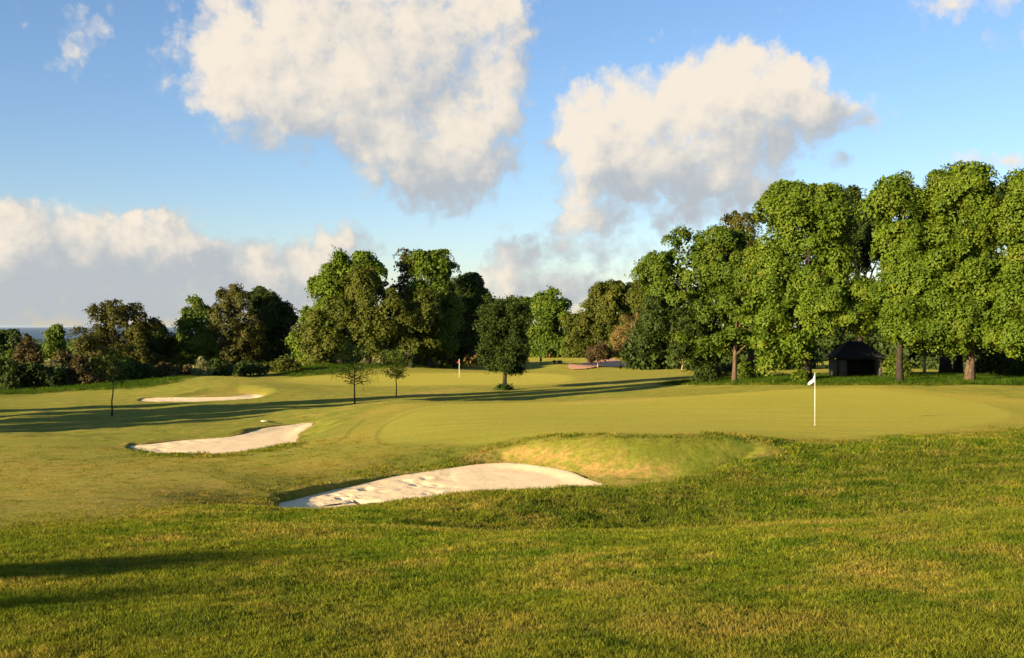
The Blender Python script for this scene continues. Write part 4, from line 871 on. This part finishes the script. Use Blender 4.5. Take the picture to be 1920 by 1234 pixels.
def scatter(name, label, x, y, sc_, zones, seed, tilt=.0):
    rng = np.random.default_rng(seed); 
    # height by bilinear lookup in the ground sheet
    ri = np.clip(np.searchsorted(rows, y) - 1, 0, len(rows) - 2); fy = (y - rows[ri]) / (rows[ri + 1] - rows[ri])
    def row_z(r): 
        t = x / (rows[r] * .86 + 12); ci = np.clip(np.searchsorted(tc_, t) - 1, 0, len(tc_) - 2); fx = np.clip((t - tc_[ci]) / (tc_[ci + 1] - tc_[ci]), 0, 1); return r, ci, fx
    def samp(A_):
        r, c0, fx = row_z(ri); a_ = A_[r, c0] * (1 - fx) + A_[r, c0 + 1] * fx; r, c1, fx1 = row_z(ri + 1); b_ = A_[r, c1] * (1 - fx1) + A_[r, c1 + 1] * fx1; return a_ * (1 - fy) + b_ * fy
    z = samp(Z); at = {k: samp(v) for k, v in zones.items()}
    return z, at, rng
def grass(name, label, x, y, size, seed, keepfn):
    z, at, rng = scatter(name, label, x, y, size, dict(green=Zgreen, fair=Zf, dry=Zd, lush=Zl, bank=Zbank, face=Zface), seed)
    inside = np.zeros(len(x), bool)
    for s in SAND: inside |= sdf(x, y, s['poly']) > -0.05
    k = (~inside) & keepfn(at, rng); x, y, z, size = x[k], y[k], z[k], size[k]; at = {a: v[k] for a, v in at.items()}
    me = bpy.data.meshes.new(name); me.vertices.add(len(x)); me.vertices.foreach_set('co', np.stack([x, y, z], -1).astype(np.float32).ravel())
    hs = .82 * size ** .6 * np.clip(1 - .72 * at['fair'] + .35 * at['bank'] * rng.uniform(0, 1, len(x)) + 2.2 * np.maximum(at['lush'] - .4, 0) / .6 + .2 * at['lush'] - .45 * at['face'],   .25, 4) * rng.uniform(.7, 1.35, len(x))
    for kx, v in (('fair', at['fair']), ('dry', at['dry']), ('lush', at['lush']), ('tone', rng.uniform(0, 1, len(x)) ** 1.6), ('size', size), ('hsize', hs)):
        a_ = me.attributes.new(kx, 'FLOAT', 'POINT'); a_.data.foreach_set('value', v.astype(np.float32))
    o = bpy.data.objects.new(name, me); C.objects.link(o); tag(o, label, 'grass', kind='stuff')
    ng = bpy.data.node_groups.new(name, 'GeometryNodeTree'); ng.interface.new_socket('Geometry', in_out='INPUT', socket_type='NodeSocketGeometry'); ng.interface.new_socket('Geometry', in_out='OUTPUT', socket_type='NodeSocketGeometry')
    N = NT(ng); gi = N.add('NodeGroupInput'); go = N.add('NodeGroupOutput'); ip = N.add('GeometryNodeInstanceOnPoints'); ci = N.add('GeometryNodeCollectionInfo'); ci.inputs['Collection'].default_value = proto_coll
    ci.inputs['Separate Children'].default_value = True; ci.inputs['Reset Children'].default_value = True; ip.inputs['Pick Instance'].default_value = True
    rv = N.add('FunctionNodeRandomValue', data_type='FLOAT_VECTOR'); rv.inputs[0].default_value = (-.15, -.15, 0); rv.inputs[1].default_value = (.15, .15, 6.283)
    def nattr(nm): q = N.add('GeometryNodeInputNamedAttribute', data_type='FLOAT'); q.inputs['Name'].default_value = nm; return q.outputs['Attribute']
    cx = N.add('ShaderNodeCombineXYZ'); sz = nattr('size'); N.l.new(sz, cx.inputs[0]); N.l.new(sz, cx.inputs[1]); N.l.new(nattr('hsize'), cx.inputs[2])
    ri_ = N.add('FunctionNodeRandomValue', data_type='INT'); ri_.inputs[4].default_value = 0; ri_.inputs[5].default_value = 3
    N.l.new(gi.outputs[0], ip.inputs['Points']); N.l.new(ci.outputs[0], ip.inputs['Instance']); N.l.new(rv.outputs[0], ip.inputs['Rotation']); N.l.new(cx.outputs[0], ip.inputs['Scale']); N.l.new(ri_.outputs[2], ip.inputs['Instance Index'])
    N.l.new(ip.outputs[0], go.inputs[0]); md = o.modifiers.new('blades', 'NODES'); md.node_group = ng; return o
rng = np.random.default_rng(400)
NP = 120000
yy = np.exp(rng.uniform(math.log(4.6), math.log(46), NP)); xx = rng.uniform(-.60, .60, NP) * (yy + 1.0); size = np.clip(yy / 9.5, .75, 5) * 1.0
grass('grass', 'short rough grass of the foreground slope and the bank below the near bunker', xx, yy, size, 401, lambda at, r: (at['green'] < .05) & (r.uniform(0, 1, len(at['fair'])) > np.maximum(at['fair'] * .8, at['face'] * .86)))
# long grass at the feet of the trees
def band_pts(px0, px1, d0, d1, n_):
    d = rng.uniform(d0, d1, n_); u = rng.uniform(px0, px1, n_); return (u - 960) / F * d, d
x1, y1 = band_pts(1210, 2150, 76, 96, 26000)
grass('long_grass', 'long green grass along the foot of the right grove', x1, y1, np.full(len(x1), 3.6) * rng.uniform(.6, 1.5, len(x1)), 402, lambda at, r: at['lush'] > .4)
x1, y1 = band_pts(-200, 900, 98, 160, 26000)
grass('long_grass', 'long dark grass along the foot of the left trees and the middle clump', x1, y1, np.full(len(x1), 4.2), 403, lambda at, r: at['lush'] > .5)

# ------------------------------------------------------------------ air
hz = bpy.data.materials.new('air'); hz.use_nodes = True; T = NT(hz.node_tree); T.n.clear(); o_ = T.add('ShaderNodeOutputMaterial'); v_ = T.add('ShaderNodeVolumePrincipled')
v_.inputs['Color'].default_value = (0.55, 0.70, 0.92, 1); v_.inputs['Density'].default_value = 0.6e-5; v_.inputs['Anisotropy'].default_value = 0.2; T.l.new(v_.outputs[0], o_.inputs['Volume'])
mb = MB(); mb.box(-90000, 90000, -400, 115000, ZC - 101, ZC + 32); tag(mb.build('haze', hz), 'thin sea air that pales the distant low land and water', 'haze', kind='stuff')
